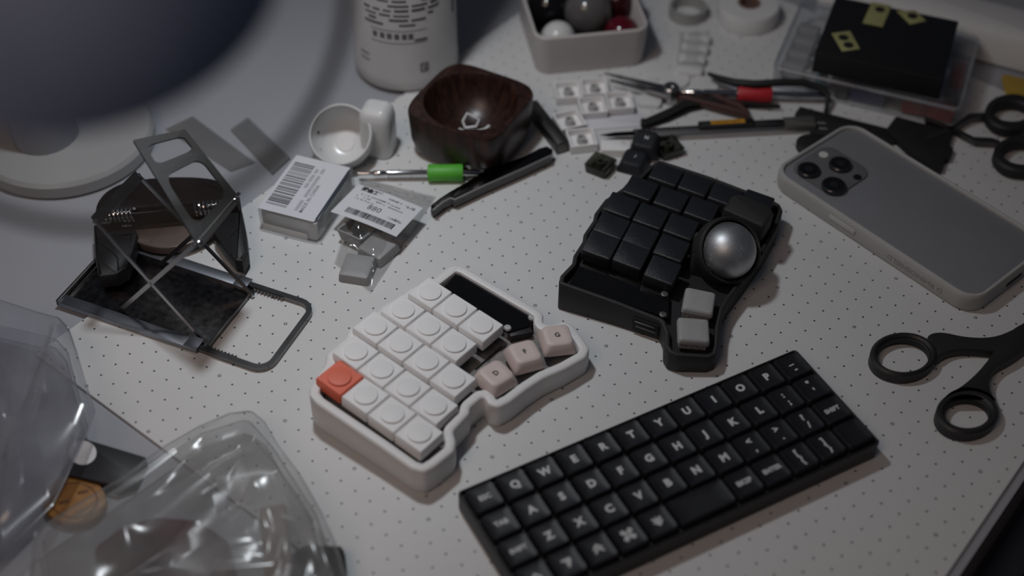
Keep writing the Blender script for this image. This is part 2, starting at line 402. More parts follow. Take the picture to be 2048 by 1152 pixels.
for r in range(4):
    for c in range(12):
        t = rows[r][c]
        if t is None: continue
        two = t == '@space'
        W = KM @ T(-KL / 2 + .18 + px_ * (c + (1 if two else .5)), KW / 2 - .20 - py_ * (r + .5), 1.06)
        k = inst('keycap', K2 if two else K1, KEYB, kb, W)
        L0 = W @ T(0, 0, .395)
        if two or t == '': continue
        if isinstance(t, tuple):
            lettering(t[0], .52, LEG, k, L0 @ T(-.02, .28, .02), .02, 'legend'); lettering(t[1], .52, LEG, k, L0 @ T(.02, -.26, .02), .02, 'legend')
        elif t[0] == '@': inst('legend', sym(t), LEG, k, L0 @ T(0, 0, .02))
        elif len(t) > 1: lettering(t, .40 if len(t) < 5 else .36, LEG, k, L0 @ T(0, 0, .025), .016, 'legend', .95)
        else: lettering(t, .60, LEG, k, L0 @ T(0, 0, .015), .032, 'legend')

# ------------------------------------------------------------------ white split keyboard with stud keycaps
def plane3(pts):
    a = Matrix([[1, P(*b).x, P(*b).y] for b, h in pts]); return a.inverted() @ Vector([h for b, h in pts])
def tiltm(pl):                              # rotation that lays local z along the plane normal
    n = Vector((-pl[1], -pl[2], 1)).normalized(); return n
def case(outline_px, pl, rim, floor_dz, name, m, parent, rnd=.3, base_in=.06, fl_mat=None, edge=.10):
    o = roundp([xy(PP(a, b, pl)) for a, b in outline_px], rnd, 4)
    if area2(o) < 0: o = o[::-1]
    h = lambda p: pl[0] + pl[1] * p[0] + pl[2] * p[1]
    r0 = inset(o, base_in); r2 = inset(o, edge * .35); r3 = inset(o, edge); r4 = safe_inset(o, rim - edge); r5 = safe_inset(o, rim - edge * .3); r6 = safe_inset(o, rim)
    R = [[(*p, .02) for p in r0], [(*p, .12) for p in o], [(*p, h(p) - edge) for p in o], [(*p, h(p) - edge * .3) for p in r2], [(*p, h(p)) for p in r3],
         [(*p, h(p)) for p in r4], [(*p, h(p) - edge * .3) for p in r5], [(*p, h(p) - edge) for p in r6], [(*p, h(p) + floor_dz) for p in r6]]
    MB().loft(R, None, True, False).build(name, m, parent, ang=40)
    if fl_mat:
        from mathutils.geometry import delaunay_2d_cdt
        q = safe_inset(o, rim - .05); V2 = [Vector(p) for p in q]; n = len(V2)
        ov, oe, of, *_ = delaunay_2d_cdt(V2, [(i, (i + 1) % n) for i in range(n)], [], 1, 1e-4)
        def inside(p):
            c = False
            for i in range(len(o)):
                x0, y0, x1, y1 = *o[i - 1], *o[i]
                if (y0 > p.y) != (y1 > p.y) and p.x < x0 + (x1 - x0) * (p.y - y0) / (y1 - y0): c = not c
            return c
        of = [f for f in of if inside(sum((ov[i] for i in f), Vector((0, 0))) / len(f))]
        z0_, z1_ = floor_dz - .02, floor_dz + .04; k = len(ov)
        MB().add([(p.x, p.y, h(p) + z0_) for p in ov] + [(p.x, p.y, h(p) + z1_) for p in ov], [tuple(f)[::-1] for f in of] + [tuple(i + k for i in f) for f in of]).build('switch_plate', fl_mat, parent, flip=False)
WPL = plane3([((627, 833), 2.22), ((850, 986), 1.84), ((1178, 729), 1.42)])
wc = PP(860, 740, WPL); wang = math.radians(-39.0)
wkb = thing('split_keyboard', 'white split keyboard with round stud keycaps and one orange key', 'keyboard', T(wc.x, wc.y, 0) @ RZ(wang))
WOUT = [(619, 776), (632, 752), (650, 728), (653, 706), (668, 694), (690, 676), (697, 660), (722, 642), (758, 620), (766, 610), (800, 592), (820, 576), (868, 556), (898, 533), (911, 527), (930, 533),
        (1074, 617), (1087, 627), (1086, 648), (1110, 647), (1130, 639), (1147, 650), (1168, 678), (1180, 697), (1172, 714), (1131, 737), (1087, 756), (1053, 778), (1022, 802), (997, 815), (976, 808), (967, 791),
        (940, 814), (939, 826), (906, 862), (912, 882), (908, 902), (872, 931), (848, 945), (822, 937), (760, 893), (632, 806), (618, 790)]
case(WOUT, WPL, .54, -.85, 'case', WHITEP, wkb, .45, fl_mat=mat('pale_plate', (0.20, 0.185, 0.18), 0.5, var=0.2, scale=300), edge=.14)
def keyframe(p, ang, pl):
    n = tiltm(pl); x = Vector((math.cos(ang), math.sin(ang), 0)); x = (x - n * x.dot(n)).normalized()
    return frame(p, x, z=n)
def studkey(m):
    R = [[(x, y, -.66) for x, y in rr(1.78, 1.78, .06, 2)], [(x, y, -.05) for x, y in rr(1.74, 1.74, .06, 2)], [(x, y, 0) for x, y in rr(1.66, 1.66, .05, 2)]]
    a = MB().loft(R).mesh('keycap'); a.materials.append(m)
    b = MB().lathe([(.63, 0), (.63, .075), (.615, .095), (.58, .10)], 36).mesh('stud'); b.materials.append(m)
    return a, b
SK = studkey(WHITEK); SO = studkey(mat('orange_keycap', (0.74, 0.15, 0.082), 0.45, var=0.03))
wrows = [[(861, 583), (909, 615), (963, 649)], [(806, 618), (857, 652), (908, 687)], [(751, 652), (801, 686), (853, 722), (906, 755)],
         [(712, 702), (762, 737), (816, 772), (869, 810)], [(679, 753), (731, 790), (784, 826), (838, 862)]]
DARKGAP = mat('dark_switch', (0.02, 0.018, 0.02), 0.5)
for r, row in enumerate(wrows):
    q = [PP(*a, WPL, .52) for a in row]; n = len(q)
    mid = sum(q, Vector()) / n; d = Vector((math.cos(wang), math.sin(wang), 0)); d.z = WPL[1] * d.x + WPL[2] * d.y
    for i in range(n):
        p = mid + d * (1.835 * (i - (n - 1) / 2)); p.z -= .09
        me, st = SO if (r == 4 and i == 0) else SK
        F = keyframe(p, wang, WPL)
        k = inst('keycap', me, WHITEK, wkb, F, 'orange stud keycap' if me is SO[0] else None)
        inst('stud', st, WHITEK, k, F)
        MB().box(1.42, 1.42, .5, F @ T(0, 0, -.86), .05).build('switch', DARKGAP, wkb)
# dark acrylic cover with two standoffs
cov = [xy(PP(a, b, WPL, -.15)) for a, b in [(884, 578), (914, 543), (1071, 632), (1062, 650), (1016, 664)]]
hz = lambda p, dz: WPL[0] + WPL[1] * p[0] + WPL[2] * p[1] + dz
cvv = inset(cov if area2(cov) > 0 else cov[::-1], .02)
MB().loft([[(*p, hz(p, -.32)) for p in cvv], [(*p, hz(p, -.20)) for p in cvv]]).build('screen_cover', BLACKG, wkb, 'glossy dark acrylic cover')
for a, b in [(1015, 655), (1064, 634)]:
    p = PP(a, b, WPL, -.1); F = keyframe(p, wang, WPL)
    so = MB().lathe([(.17, -.75), (.17, -.10)], 14, F).build('standoff', mat('nickel', (.55, .54, .53), .5, metal=.5), wkb)
    MB().lathe([(.21, -.10), (.22, -.02), (.17, .05), (.07, .055), (.06, .03)], 18, F).build('screw_head', mat('nickel', (.55, .54, .53)), so)
p = PP(1040, 668, WPL, -.55); MB().box(1.3, .5, .5, keyframe(p, math.radians(20), WPL), .03).build('connector', DARKGAP, wkb)
for a, b, l in [((1000, 700), (1012, 690), 1), ((950, 738), (1004, 693), 1)]:
    p = PP(*a, WPL, -.74); q = PP(*b, WPL, -.74); MB().tube([p, q], .05, 6).build('board_edge', DARKGAP, wkb)
# three beige thumb keys
BEIGE = mat('beige_keycap', (0.64, 0.53, 0.50), 0.5, var=0.02)
def thumb_key(top, base, h, r=.28):
    R = [[(x, y, -h) for x, y in rr(base, base, .14)], [(x, y, -h + .12) for x, y in rr(base, base, .2)], [(x, y, -.08) for x, y in rr(top + .14, top + .14, r)], [(x, y, -.01) for x, y in rr(top, top, r)],
         [(x, y, -.035) for x, y in rr(top * .6, top * .6, r * .6)], [(x, y, -.045) for x, y in rr(top * .3, top * .3, r * .3)]]
    return MB().loft(R).mesh('keycap', 60)
BK = thumb_key(1.36, 1.80, .72, .34); BK.materials.append(BEIGE)
for (a, b), ang, t in [((992, 745), 52, 'D'), ((1050, 702), 34, 'F'), ((1115, 669), 12, 'G')]:
    p = PP(a, b, WPL, .48); F = keyframe(p, math.radians(ang - (12 if t != 'G' else 0)), WPL)
    k = inst('keycap', BK, BEIGE, wkb, F, 'beige sculpted thumb key'); lettering(t, .42, INK, k, F @ T(0, 0, -.03) @ RZ(math.radians(10)), .012, 'legend')
    MB().box(1.45, 1.45, .34, F @ T(0, 0, -.84), .04).build('switch', DARKGAP, wkb)

# ------------------------------------------------------------------ black keyboard half with trackball
TPL = plane3([((1118, 612), 2.12), ((1400, 738), 1.34), ((1557, 455), 1.58)])
tc_ = PP(1330, 520, TPL); tang = math.radians(-23.5)
tkb = thing('trackball_keyboard', 'black split keyboard half with silver trackball and two grey thumb keys', 'keyboard', T(tc_.x, tc_.y, 0) @ RZ(tang))
TOUT = [(1117, 566), (1121, 550), (1144, 526), (1147, 510), (1165, 482), (1167, 468), (1186, 440), (1189, 426), (1210, 398), (1226, 388), (1244, 376), (1262, 356), (1280, 350), (1300, 330), (1322, 320),
        (1420, 352), (1546, 400), (1560, 408), (1566, 420), (1556, 452), (1528, 504), (1494, 552), (1458, 600), (1448, 618), (1440, 652), (1438, 692), (1433, 709), (1418, 715), (1355, 711), (1338, 704), (1330, 690), (1330, 664), (1322, 642), (1230, 606), (1128, 570)]
TCASE = mat('black_case', (0.0165, 0.0165, 0.0165), 0.62, var=0.1, bump=0.25, bscale=1300)
case(TOUT, TPL, .26, -.55, 'case', TCASE, tkb, .3, fl_mat=BLACKM, edge=.08)
def flatkey(wx, wy, h, m):
    R = [[(x, y, -h) for x, y in rr(wx, wy, .08, 2)], [(x, y, -.10) for x, y in rr(wx, wy, .08, 2)], [(x, y, -.02) for x, y in rr(wx - .05, wy - .05, .09, 2)], [(x, y, 0) for x, y in rr(wx - .16, wy - .16, .08, 2)]]
    a = MB().loft(R).mesh('keycap', 55); a.materials.append(m); return a
KEYT = mat('black_textured_keycap', (0.016, 0.017, 0.020), 0.33, var=0.12, bump=0.55, bscale=2200)
FK = flatkey(1.76, 1.66, .85, KEYT)
trows = [[(1202, 489), (1263, 509), (1326, 539)], [(1224, 450), (1282, 472), (1344, 495)], [(1243, 409), (1302, 431), (1363, 452)], [(1282, 375), (1343, 397), (1404, 417)], [(1333, 347), (1391, 367), (1451, 388), (1515, 402)]]
for r, row in enumerate(trows):
    for i, a in enumerate(row):
        p = PP(*a, TPL, .72)
        F = keyframe(p, math.radians(-24), TPL) @ RX(math.radians((4, 2, 0, -2, -4)[r]))
        inst('keycap', FK, KEYT, tkb, F)
cov = [xy(PP(a, b, TPL, -.06)) for a, b in [(1138, 567), (1161, 528), (1338, 590), (1336, 637)]]
hz = lambda p, dz: TPL[0] + TPL[1] * p[0] + TPL[2] * p[1] + dz
cov = cov if area2(cov) > 0 else cov[::-1]
MB().loft([[(*p, hz(p, -.22)) for p in cov], [(*p, hz(p, -.05)) for p in cov]]).build('screen_cover', BLACKG, tkb, 'glossy black acrylic cover')
for a, b in [(1329, 588), (1326, 629)]:
    F = keyframe(PP(a, b, TPL, -.03), 0, TPL); MB().lathe([(.20, -.03), (.21, .02), (.16, .05), (.06, .055), (.05, .03)], 18, F).build('screw', mat('dark_nickel', (.12, .12, .12), .5, metal=.5), tkb)
for a, b in [((1164, 531), (1213, 550)), ((1224, 552), (1275, 572)), ((1285, 576), (1322, 590))]:
    u = PP(*a, TPL, -.04); v = PP(*b, TPL, -.04); MB().tube([u, v], .018, 5).build('engraved_slot', STEELD, tkb)
# port opening in the front wall, its shaded recess drawn as a black box
f0 = PP(1119, 562, TPL); f1 = PP(1324, 645, TPL); fd = Vector((f1.x - f0.x, f1.y - f0.y, 0)).normalized(); fn = Vector((fd.y, -fd.x, 0))
q = PV(1291, 655, Vector((f0.x, f0.y, 0)) + fn * .02, fn)
FP = frame(q, fd, z=fn)
po = MB().box(1.55, .92, .10, FP @ T(0, 0, -.02), .02).build('port_opening', mat('recess_shade_black', (.003, .003, .003), .8), tkb)
MB().box(1.2, .10, .06, FP @ T(.03, -.12, .03), .02).build('connector_tongue', STEELD, po)
MB().box(1.2, .06, .05, FP @ T(-.05, .22, .03), .02).build('connector_shell', STEELD, po)
# trackball, its cup and the hump behind it
ball_c = P(1454, 502, 2.55)
bm_ = thing('trackball', 'silver glitter trackball sitting in the black keyboard cup', 'trackball', ball_c - Vector((0, 0, 1.66)))
MB().sphere(1.66, 64, 32, T(*ball_c)).build('ball', sparkle_mat('silver_glitter', (0.50, 0.505, 0.52)), bm_)
ax = (Vector((.30, -.62, .72))).normalized(); CF = frame(ball_c, ax.cross(Vector((0, 0, 1))), z=ax)
prof = []
for k in range(15): th = math.radians(76 + (168 - 76) * k / 14); prof.append((1.95 * math.sin(th), 1.95 * math.cos(th)))
prof2 = [(1.78 * math.sin(math.radians(t)), 1.78 * math.cos(math.radians(t))) for t in (168, 150, 130, 110, 95, 84, 77)]
MB().lathe([(1.86, .50)] + prof + prof2 + [(1.86, .50)], 48, CF, False, False).build('ball_cup', TCASE, tkb)
hp = PP(1492, 443, TPL, .35)
MB().prism(roundp([(-1.35, -.9), (1.35, -.9), (1.35, .55), (.95, .95), (-.95, .95), (-1.35, .55)], .3), -1.0, 1.05, .22, keyframe(hp, math.radians(-30), TPL)).build('cup_bridge', TCASE, tkb)
MB().prism(roundp([(-.5, -1.1), (.5, -1.1), (.6, 1.0), (-.6, 1.0)], .3), -1.0, .85, .2, keyframe(PP(1402, 508, TPL, .2), math.radians(-10), TPL)).build('cup_arm', TCASE, tkb)
# grey thumb keys
GREYK = mat('grey_keycap', (0.31, 0.31, 0.31), 0.5, var=0.03)
def gkey():
    R = [[(x, y, -.38) for x, y in rr(1.74, 1.72, .14)], [(x, y, -.12) for x, y in rr(1.70, 1.68, .16)], [(x, y, -.02) for x, y in rr(1.56, 1.52, .16)], [(x, y, 0) for x, y in rr(1.46, 1.42, .14)], [(x, y, -.02) for x, y in rr(.5, .5, .1)]]
    a = MB().loft(R).mesh('keycap', 60); a.materials.append(GREYK); return a
GK = gkey(); SWC = mat('clear_switch', (.35, .33, .34), .2, spec=.8, var=.5, scale=900)
for (a, b), ang in [((1399, 600), -12), ((1388, 658), -3)]:
    F = keyframe(PP(a, b, TPL, .55), math.radians(ang), TPL)
    inst('keycap', GK, GREYK, tkb, F, 'light grey thumb key'); MB().box(1.5, 1.42, .5, F @ T(0, -.04, -.62), .05).build('switch', SWC, tkb)

# ------------------------------------------------------------------ phone in a grey case
pd = Vector((8.3, -9.63, 0)).normalized(); pn = Vector((-pd.y, pd.x, 0))   # long axis, short axis (towards far side)
PLn, PWd = 15.3, 7.75
pl0 = P(1565, 384, 0)                        # a point on the near long edge
pf = P(1561, 340, 1.25)                      # leftmost point of the rim
near = pl0.dot(pn); left = pf.dot(pd)
PO = pd * (left + PLn / 2 - .47) + pn * (near - .2 + PWd / 2); PO.z = 0
PM = frame(PO, pd, z=(0, 0, 1))
ph = thing('smartphone', 'smartphone lying face down in a matte grey bumper case', 'phone', PM)
CASEG = mat('grey_bumper', (0.36, 0.355, 0.345), 0.55, var=0.03, bump=.05)
out = rr(PLn, PWd, 1.35, 10); R = []
for d, z in ((.22, .0), (.06, .10), (0, .32), (0, .95), (.05, 1.15), (.13, 1.25), (.24, 1.27), (.31, 1.22), (.33, 1.02)): R.append([(x, y, z) for x, y in inset(out, d)])
MB().loft(R, PM, True, False).build('bumper', CASEG, ph)
MB().prism(inset(out, .33), .9, 1.07, .04, PM).build('back_panel', mat('phone_back', (0.19, 0.195, 0.21), 0.34, var=0.02), ph)
def phl(a, b, z=1.2): return PM.inverted() @ P(a, b, z)
c0 = phl(1662, 338, 1.25)
isl = MB().prism(rr(3.7, 3.7, .85, 8), 1.05, 1.20, .08, PM @ T(c0.x, c0.y, 0)).build('camera_island', mat('phone_island', (0.12, 0.12, 0.125), .25), ph)
for a, b, r_ in [(1618, 338, .70), (1681, 327, .70), (1668, 369, .74)]:
    c = phl(a, b, 1.42); ln = MB().lathe([(r_, 1.18), (r_, 1.40), (r_ - .05, 1.46), (r_ - .10, 1.46), (r_ - .12, 1.42)], 36, PM @ T(c.x, c.y, 0), True, False).build('lens_ring', mat('lens_metal', (.10, .10, .105), .25, metal=.9), ph)
    MB().lathe([(r_ - .09, 1.40), (r_ - .11, 1.44), (.3, 1.445), (.05, 1.445)], 32, PM @ T(c.x, c.y, 0)).build('lens_glass', BLACKG, ln)
    MB().lathe([(.24, 1.445), (.22, 1.455), (.05, 1.455)], 24, PM @ T(c.x, c.y, 0)).build('lens_iris', mat('iris', (.015, .015, .02), .15), ln)
c = phl(1647, 309, 1.22); MB().lathe([(.30, 1.18), (.29, 1.225), (.1, 1.23)], 24, PM @ T(c.x, c.y, 0)).build('flash', mat('flash_lens', (.55, .54, .52), .3), ph)
c = phl(1715, 354, 1.22); MB().lathe([(.27, 1.18), (.26, 1.225), (.1, 1.225)], 24, PM @ T(c.x, c.y, 0)).build('sensor', BLACKG, ph)
b0 = PM.inverted() @ PV(1684, 451, PO - pn * (PWd / 2), pn)
MB().box(1.95, .12, .34, PM @ T(b0.x, -PWd / 2 - .02, .72), .05).build('side_button', mat('side_button', (.42, .415, .405), .5), ph)
t0 = PM.inverted() @ PV(1832, 535, PO - pn * (PWd / 2), pn)
FT = PM @ T(t0.x, -PWd / 2 - .006, .62) @ RX(math.radians(90)) @ RZ(math.pi)
lettering('D RHINOSHIELD', .46, mat('embossed_grey', (.22, .22, .215), .5), ph, FT, .008, 'embossed_lettering', 1.12)
MB().box(.12, 1.5, .32, PM @ T(PLn / 2 - .02, .1, .62), .05).build('port_cutout', BLACKM, ph)

# ------------------------------------------------------------------ black scissors on the right
sc1 = thing('scissors', 'matte black scissors with two finger loops at the right edge', 'scissors', P(1900, 730, 0))
def eln(cx, cy, rx, ry, z, n=44, rot=0):
    return [xy(P(cx + rx * math.cos(2 * math.pi * k / n) * math.cos(rot) - ry * math.sin(2 * math.pi * k / n) * math.sin(rot), cy + rx * math.cos(2 * math.pi * k / n) * math.sin(rot) + ry * math.sin(2 * math.pi * k / n) * math.cos(rot), z)) for k in range(n)]
SCB = mat('scissor_black', (0.016, 0.0155, 0.016), 0.5, var=.1, bump=.1)
for cx, cy, ox, oy, ix, iy in [(1808, 706, 67, 44, 52, 33), (1936, 822, 63, 44, 45, 29)]:
    lp = MB().ringprism(eln(cx, cy, ox, oy, .75), eln(cx, cy, ix + 2, iy + 2, .75), .02, .75, .12).build('finger_loop', SCB, sc1)
    MB().ringprism(eln(cx, cy, ix + 3, iy + 3, .8), eln(cx, cy, ix, iy, .8), .3, .62, .05).build('loop_liner', BLACKM, lp)
h1 = chaikin(pxl([(1850, 672), (1880, 664), (1930, 676), (1985, 677), (2028, 660), (2070, 630), (2110, 610), (2120, 650), (2060, 690), (2022, 712), (1990, 705), (1935, 700), (1895, 705), (1870, 725), (1862, 700)], .5), 2)
MB().prism(h1, .05, .62, .12).build('handle', SCB, sc1)
h2 = chaikin(pxl([(1882, 806), (1900, 786), (1930, 768), (1965, 735), (1990, 700), (2030, 650), (2080, 640), (2075, 680), (2030, 715), (1990, 735), (1977, 760), (1981, 785), (1995, 806), (1975, 785), (1936, 774), (1903, 784)], .7), 2)
MB().prism(h2, .10, .72, .06).build('handle', SCB, sc1)
MB().lathe([(.35, .8), (.33, .92), (.1, .95)], 20, T(*P(2060, 662, 0))).build('pivot_screw', STEELD, sc1)
bl = pxl([(2070, 640), (2110, 600), (2290, 480), (2300, 500), (2120, 670), (2080, 680)], .4)
MB().prism(bl, .15, .30, .02).build('blade', SCB, sc1)
bl = pxl([(2070, 640), (2120, 610), (2300, 510), (2310, 530), (2130, 675), (2080, 680)], .4)
MB().prism(bl, .32, .46, .02).build('blade', SCB, sc1)

# ------------------------------------------------------------------ wooden bowl with small plastic clips
WOOD = wood_mat('dark_wood', (0.014, 0.0058, 0.0050), (0.046, 0.0185, 0.0125), 0.34)
bc = Vector((-2.6, 13.2, 0))
BM = frame(bc, (5.0, -2.75, 0), z=(0, 0, 1))
bw = thing('wooden_bowl', 'dark wooden bowl with rounded square rim', 'bowl', BM)
def sq(w_, pw, n=64):                         # superellipse outline
    o = []
    for k in range(n):
        a = 2 * math.pi * k / n; c_, s_ = math.cos(a), math.sin(a)
        o.append((w_ / 2 * math.copysign(abs(c_) ** (2 / pw), c_), w_ / 2 * math.copysign(abs(s_) ** (2 / pw), s_)))
    return o
def circ(r, n=64): return [(r * math.cos(2 * math.pi * k / n), r * math.sin(2 * math.pi * k / n)) for k in range(n)]
R = [[(x, y, .02) for x, y in sq(5.6, 3.4)], [(x, y, .30) for x, y in sq(6.15, 3.8)], [(x, y, 1.2) for x, y in sq(6.5, 4.3)], [(x, y, 3.25) for x, y in sq(6.65, 4.6)], [(x, y, 3.42) for x, y in sq(6.52, 4.6)]]
R += [[(x, y, z) for x, y in circ(r)] for r, z in ((3.0, 3.42), (2.95, 3.36), (2.85, 2.9), (2.55, 2.1), (2.0, 1.3), (1.1, .82), (.3, .70))]
MB().loft(R, BM).build('bowl_body', WOOD, bw, ang=30)
CLIPM = mat('white_nylon', (0.62, 0.62, 0.64), 0.35)
def clip_path(F, r): return [F @ Vector(p) for p in ((-.45, -.35, 0), (-.55, .1, 0), (-.2, .55, 0), (.15, .3, 0), (.5, .05, 0), (.25, -.35, 0), (-.45, -.35, 0))]
cp = P(943, 243, 1.45)
F = frame(cp, (1, .1, .1), z=(0, -.75, .66)); MB().tube(clip_path(F, .1), .085, 8).build('plastic_clip', CLIPM)
tag(bpy.data.objects['plastic_clip'], 'small white bent plastic clip leaning upright inside the wooden bowl', 'clip')
F = T(cp.x + .25, cp.y - .45, 1.02) @ RZ(.2); o = MB().tube([F @ Vector(p) for p in ((-1.05, .12, .28), (-.7, -.02, .08), (0, -.05, .0), (.6, .0, .06), (.95, .15, .2))], .09, 8).build('plastic_clip', CLIPM)
tag(o, 'small white straight plastic clip lying at the bottom of the wooden bowl', 'clip')

# ------------------------------------------------------------------ white cup with capsule lid
cc = P(682, 272, 2.0)
cpo = thing('earbud_case', 'white plastic cup shaped case with its lid standing beside the wooden bowl', 'case', (cc.x, cc.y + .3, 0))
cax = Vector((-0.04, -.60, .80)).normalized(); CF = frame((cc.x, cc.y, 2.0), (1, 0, 0), z=cax)
prof = [(.4, -2.02), (1.0, -1.93), (1.55, -1.55), (1.90, -.95), (2.04, -.3), (2.03, .25), (1.98, .42), (1.92, .46), (1.84, .42), (1.85, 0), (1.72, -.8), (1.42, -1.35), (.98, -1.66), (.62, -1.70), (.58, -1.64), (.1, -1.64)]
MB().lathe(prof, 48, CF).build('cup', WHITEG, cpo, ang=50)
MB().lathe([(.10, 0), (.10, .06)], 12, frame(P(636, 265, 2.25), (0, 1, 0), z=(1, -.3, .2))).build('pin_hole', DARKGAP, cpo)
lc = P(757, 318, 0); LM = T(lc.x, lc.y + .95, 0) @ RZ(-.25)
R = []
for d, z in ((.12, .02), (0, .2), (0, 2.7), (.1, 3.1), (.35, 3.42), (.7, 3.55), (.88, 3.57)): R.append([(x, y, z) for x, y in inset(rr(2.1, 2.0, .62, 8), d * .7)])
MB().loft(R, LM).build('lid', WHITEG, cpo, ang=60)
MB().box(.7, .5, .9, T(P(731, 280, 1.2).x + .1, lc.y + 1.1, 2.0), .15).build('hinge', WHITEG, cpo)

# ------------------------------------------------------------------ screwdrivers with coloured sleeves
def driver(name, label, a, b, sl, col, r=.20, rs=.55, rot=0):
    d = (b - a).normalized(); t = thing(name, label, 'screwdriver', (a.x, a.y, 0)); Lg = (b - a).length
    F = frame(a, (0, 0, 1), z=d)
    MB().lathe([(r * .55, 0), (r * .6, .9), (r * .9, 1.0), (r * .9, 1.6), (r * .75, 1.65), (r * .75, 1.8), (r, 1.85), (r, Lg - .1), (r * .8, Lg)], 20, F).build('shaft', CHROME, t)
    MB().lathe([(rs * .93, sl[0]), (rs, sl[0] + .1), (rs * .96, (sl[0] + sl[1]) / 2), (rs, sl[1] - .1), (rs * .93, sl[1])], 28, F).build('grip_sleeve', col, t)
    return t
ga = P(716, 347, .56); gb = P(963, 345, .56); gl = (gb - ga).length
driver('precision_screwdriver', 'slim steel screwdriver with a green rubber sleeve', ga, gb, (gl * .565, gl * .85), mat('green_rubber', (0.085, 0.40, 0.035), 0.5, var=.05))
ra = P(1352, 184, .62); rb = P(1652, 192, .62); rl = (rb - ra).length
driver('precision_screwdriver', 'slim steel screwdriver with a red rubber sleeve among the tools', ra, rb, (rl * .41, rl * .635), mat('red_rubber', (0.45, 0.02, 0.03), 0.5, var=.05), .24, .60)

# ------------------------------------------------------------------ broad tweezers
tw = thing('tweezers', 'broad dark steel tweezers lying beside the bowl', 'tweezers', P(1000, 350, 0))
TWM = mat('tweezer_steel', (0.10, 0.095, 0.095), 0.16, metal=1.0, var=.1, scale=40)
TOPE = [(861, 411), (880, 396), (900, 383), (933, 364), (969, 341), (1019, 323), (1052, 311), (1079, 296), (1094, 292), (1106, 299)]
LOWE = [(1102, 311), (1044, 338), (969, 371), (910, 399), (901, 396), (886, 404), (866, 420)]
MB().prism(roundp(pxl(TOPE + LOWE, .85), .12, 3), .52, .85, .03).build('upper_blade', TWM, tw)
MB().prism(roundp(inset(pxl(TOPE + LOWE, .72), -.02), .12, 3), .03, .40, .03).build('lower_blade', TWM, tw)
e0 = P(1093, 302, .85); MB().prism(ell(0, 0, .36, .30, 20), .03, .8, .02, T(e0.x, e0.y, 0)).build('joined_end', TWM, tw)
BRE = mat('bright_edge', (.75, .73, .71), .45, metal=1.0)
MB().tube([P(a, b, .86) for a, b in LOWE[:5]], .055, 6).build('bright_edge', BRE, tw)
MB().tube([P(a, b, .86) for a, b in LOWE[4:]], .055, 6).build('bright_edge', BRE, tw)

# ------------------------------------------------------------------ dark metal bar
q0 = P(1062, 212, .45); q1 = P(1126, 296, .45); d = (q1 - q0).normalized(); F = frame((q0 + q1) / 2, d, z=(0, 0, 1))
o = MB().box((q1 - q0).length, .85, .85, F, .08).build('metal_bar', STEELD); tag(o, 'short square dark metal bar between the bowl and the white keycaps', 'metal bar')

# ------------------------------------------------------------------ clear case with barcode label
bx0, bx1, bx2 = P(513, 416, 1.6), P(628, 445, 1.6), P(595, 312, 1.6)
ux = (bx1 - bx0).normalized(); BW = 3.95; BL = 5.55
bcn = (P(595, 312, 1.6) + P(628, 445, 1.6)) / 2; BXM = frame((bcn.x + .05, bcn.y, 0), ux, z=(0, 0, 1))
bx = thing('clear_case', 'clear plastic case with a white barcode label on its lid', 'case', BXM)
MB().prism(rr(BW, BL, .35, 5), .03, 1.62, .12, BXM, .15).build('shell', CLEAR, bx)
MB().prism(rr(BW - .30, BL - .35, .2, 4), .15, 1.42, .03, BXM).build('white_insert', mat('insert_card', (.62, .62, .61), .6), bx)
lab = MB().prism(rr(BW - .30, BL - .30, .06, 2), 1.625, 1.645, 0, BXM @ T(-.10, 0, 0)).build('label_sheet', PAPER, bx)
MB().box(BW - 1.0, .03, .45, BXM @ T(-.2, -BL / 2 - .02, .42), .01).build('front_strip', mat('strip_card', (.58, .57, .56), .6), bx)
MB().box(.20, BL - .8, .02, BXM @ T(BW / 2 - .18, 0, 1.635), .005).build('dark_strip', mat('blue_black', (.035, .045, .06), .3), bx)
LZ = 1.647
random.seed(3); y = -2.05; bars = MB()
while y < 2.0:
    wd = random.choice((.03, .05, .05, .09, .13)); bars.box(1.35, wd, .004, BXM @ T(-1.02, y + wd / 2, LZ), .0005); y += wd + random.choice((.035, .05, .07, .11))
bars.build('barcode', INKM, lab)
lettering('MADE IN CHINA', .34, INKG, lab, BXM @ T(.62, -.85, LZ) @ RZ(math.pi / 2), .004, 'print')
dash = MB()
for x0, y0, l in ((.28, -1.6, 1.0), (.28, -.4, .8), (.28, .65, 1.2), (.28, 1.7, .5), (-.08, .2, .5), (-.08, .9, .7), (-.08, 1.6, .4)): dash.box(.22, l, .004, BXM @ T(x0, y0, LZ), .0005)
dash.build('print', mat('pale_print', (.40, .40, .43), .6), lab)

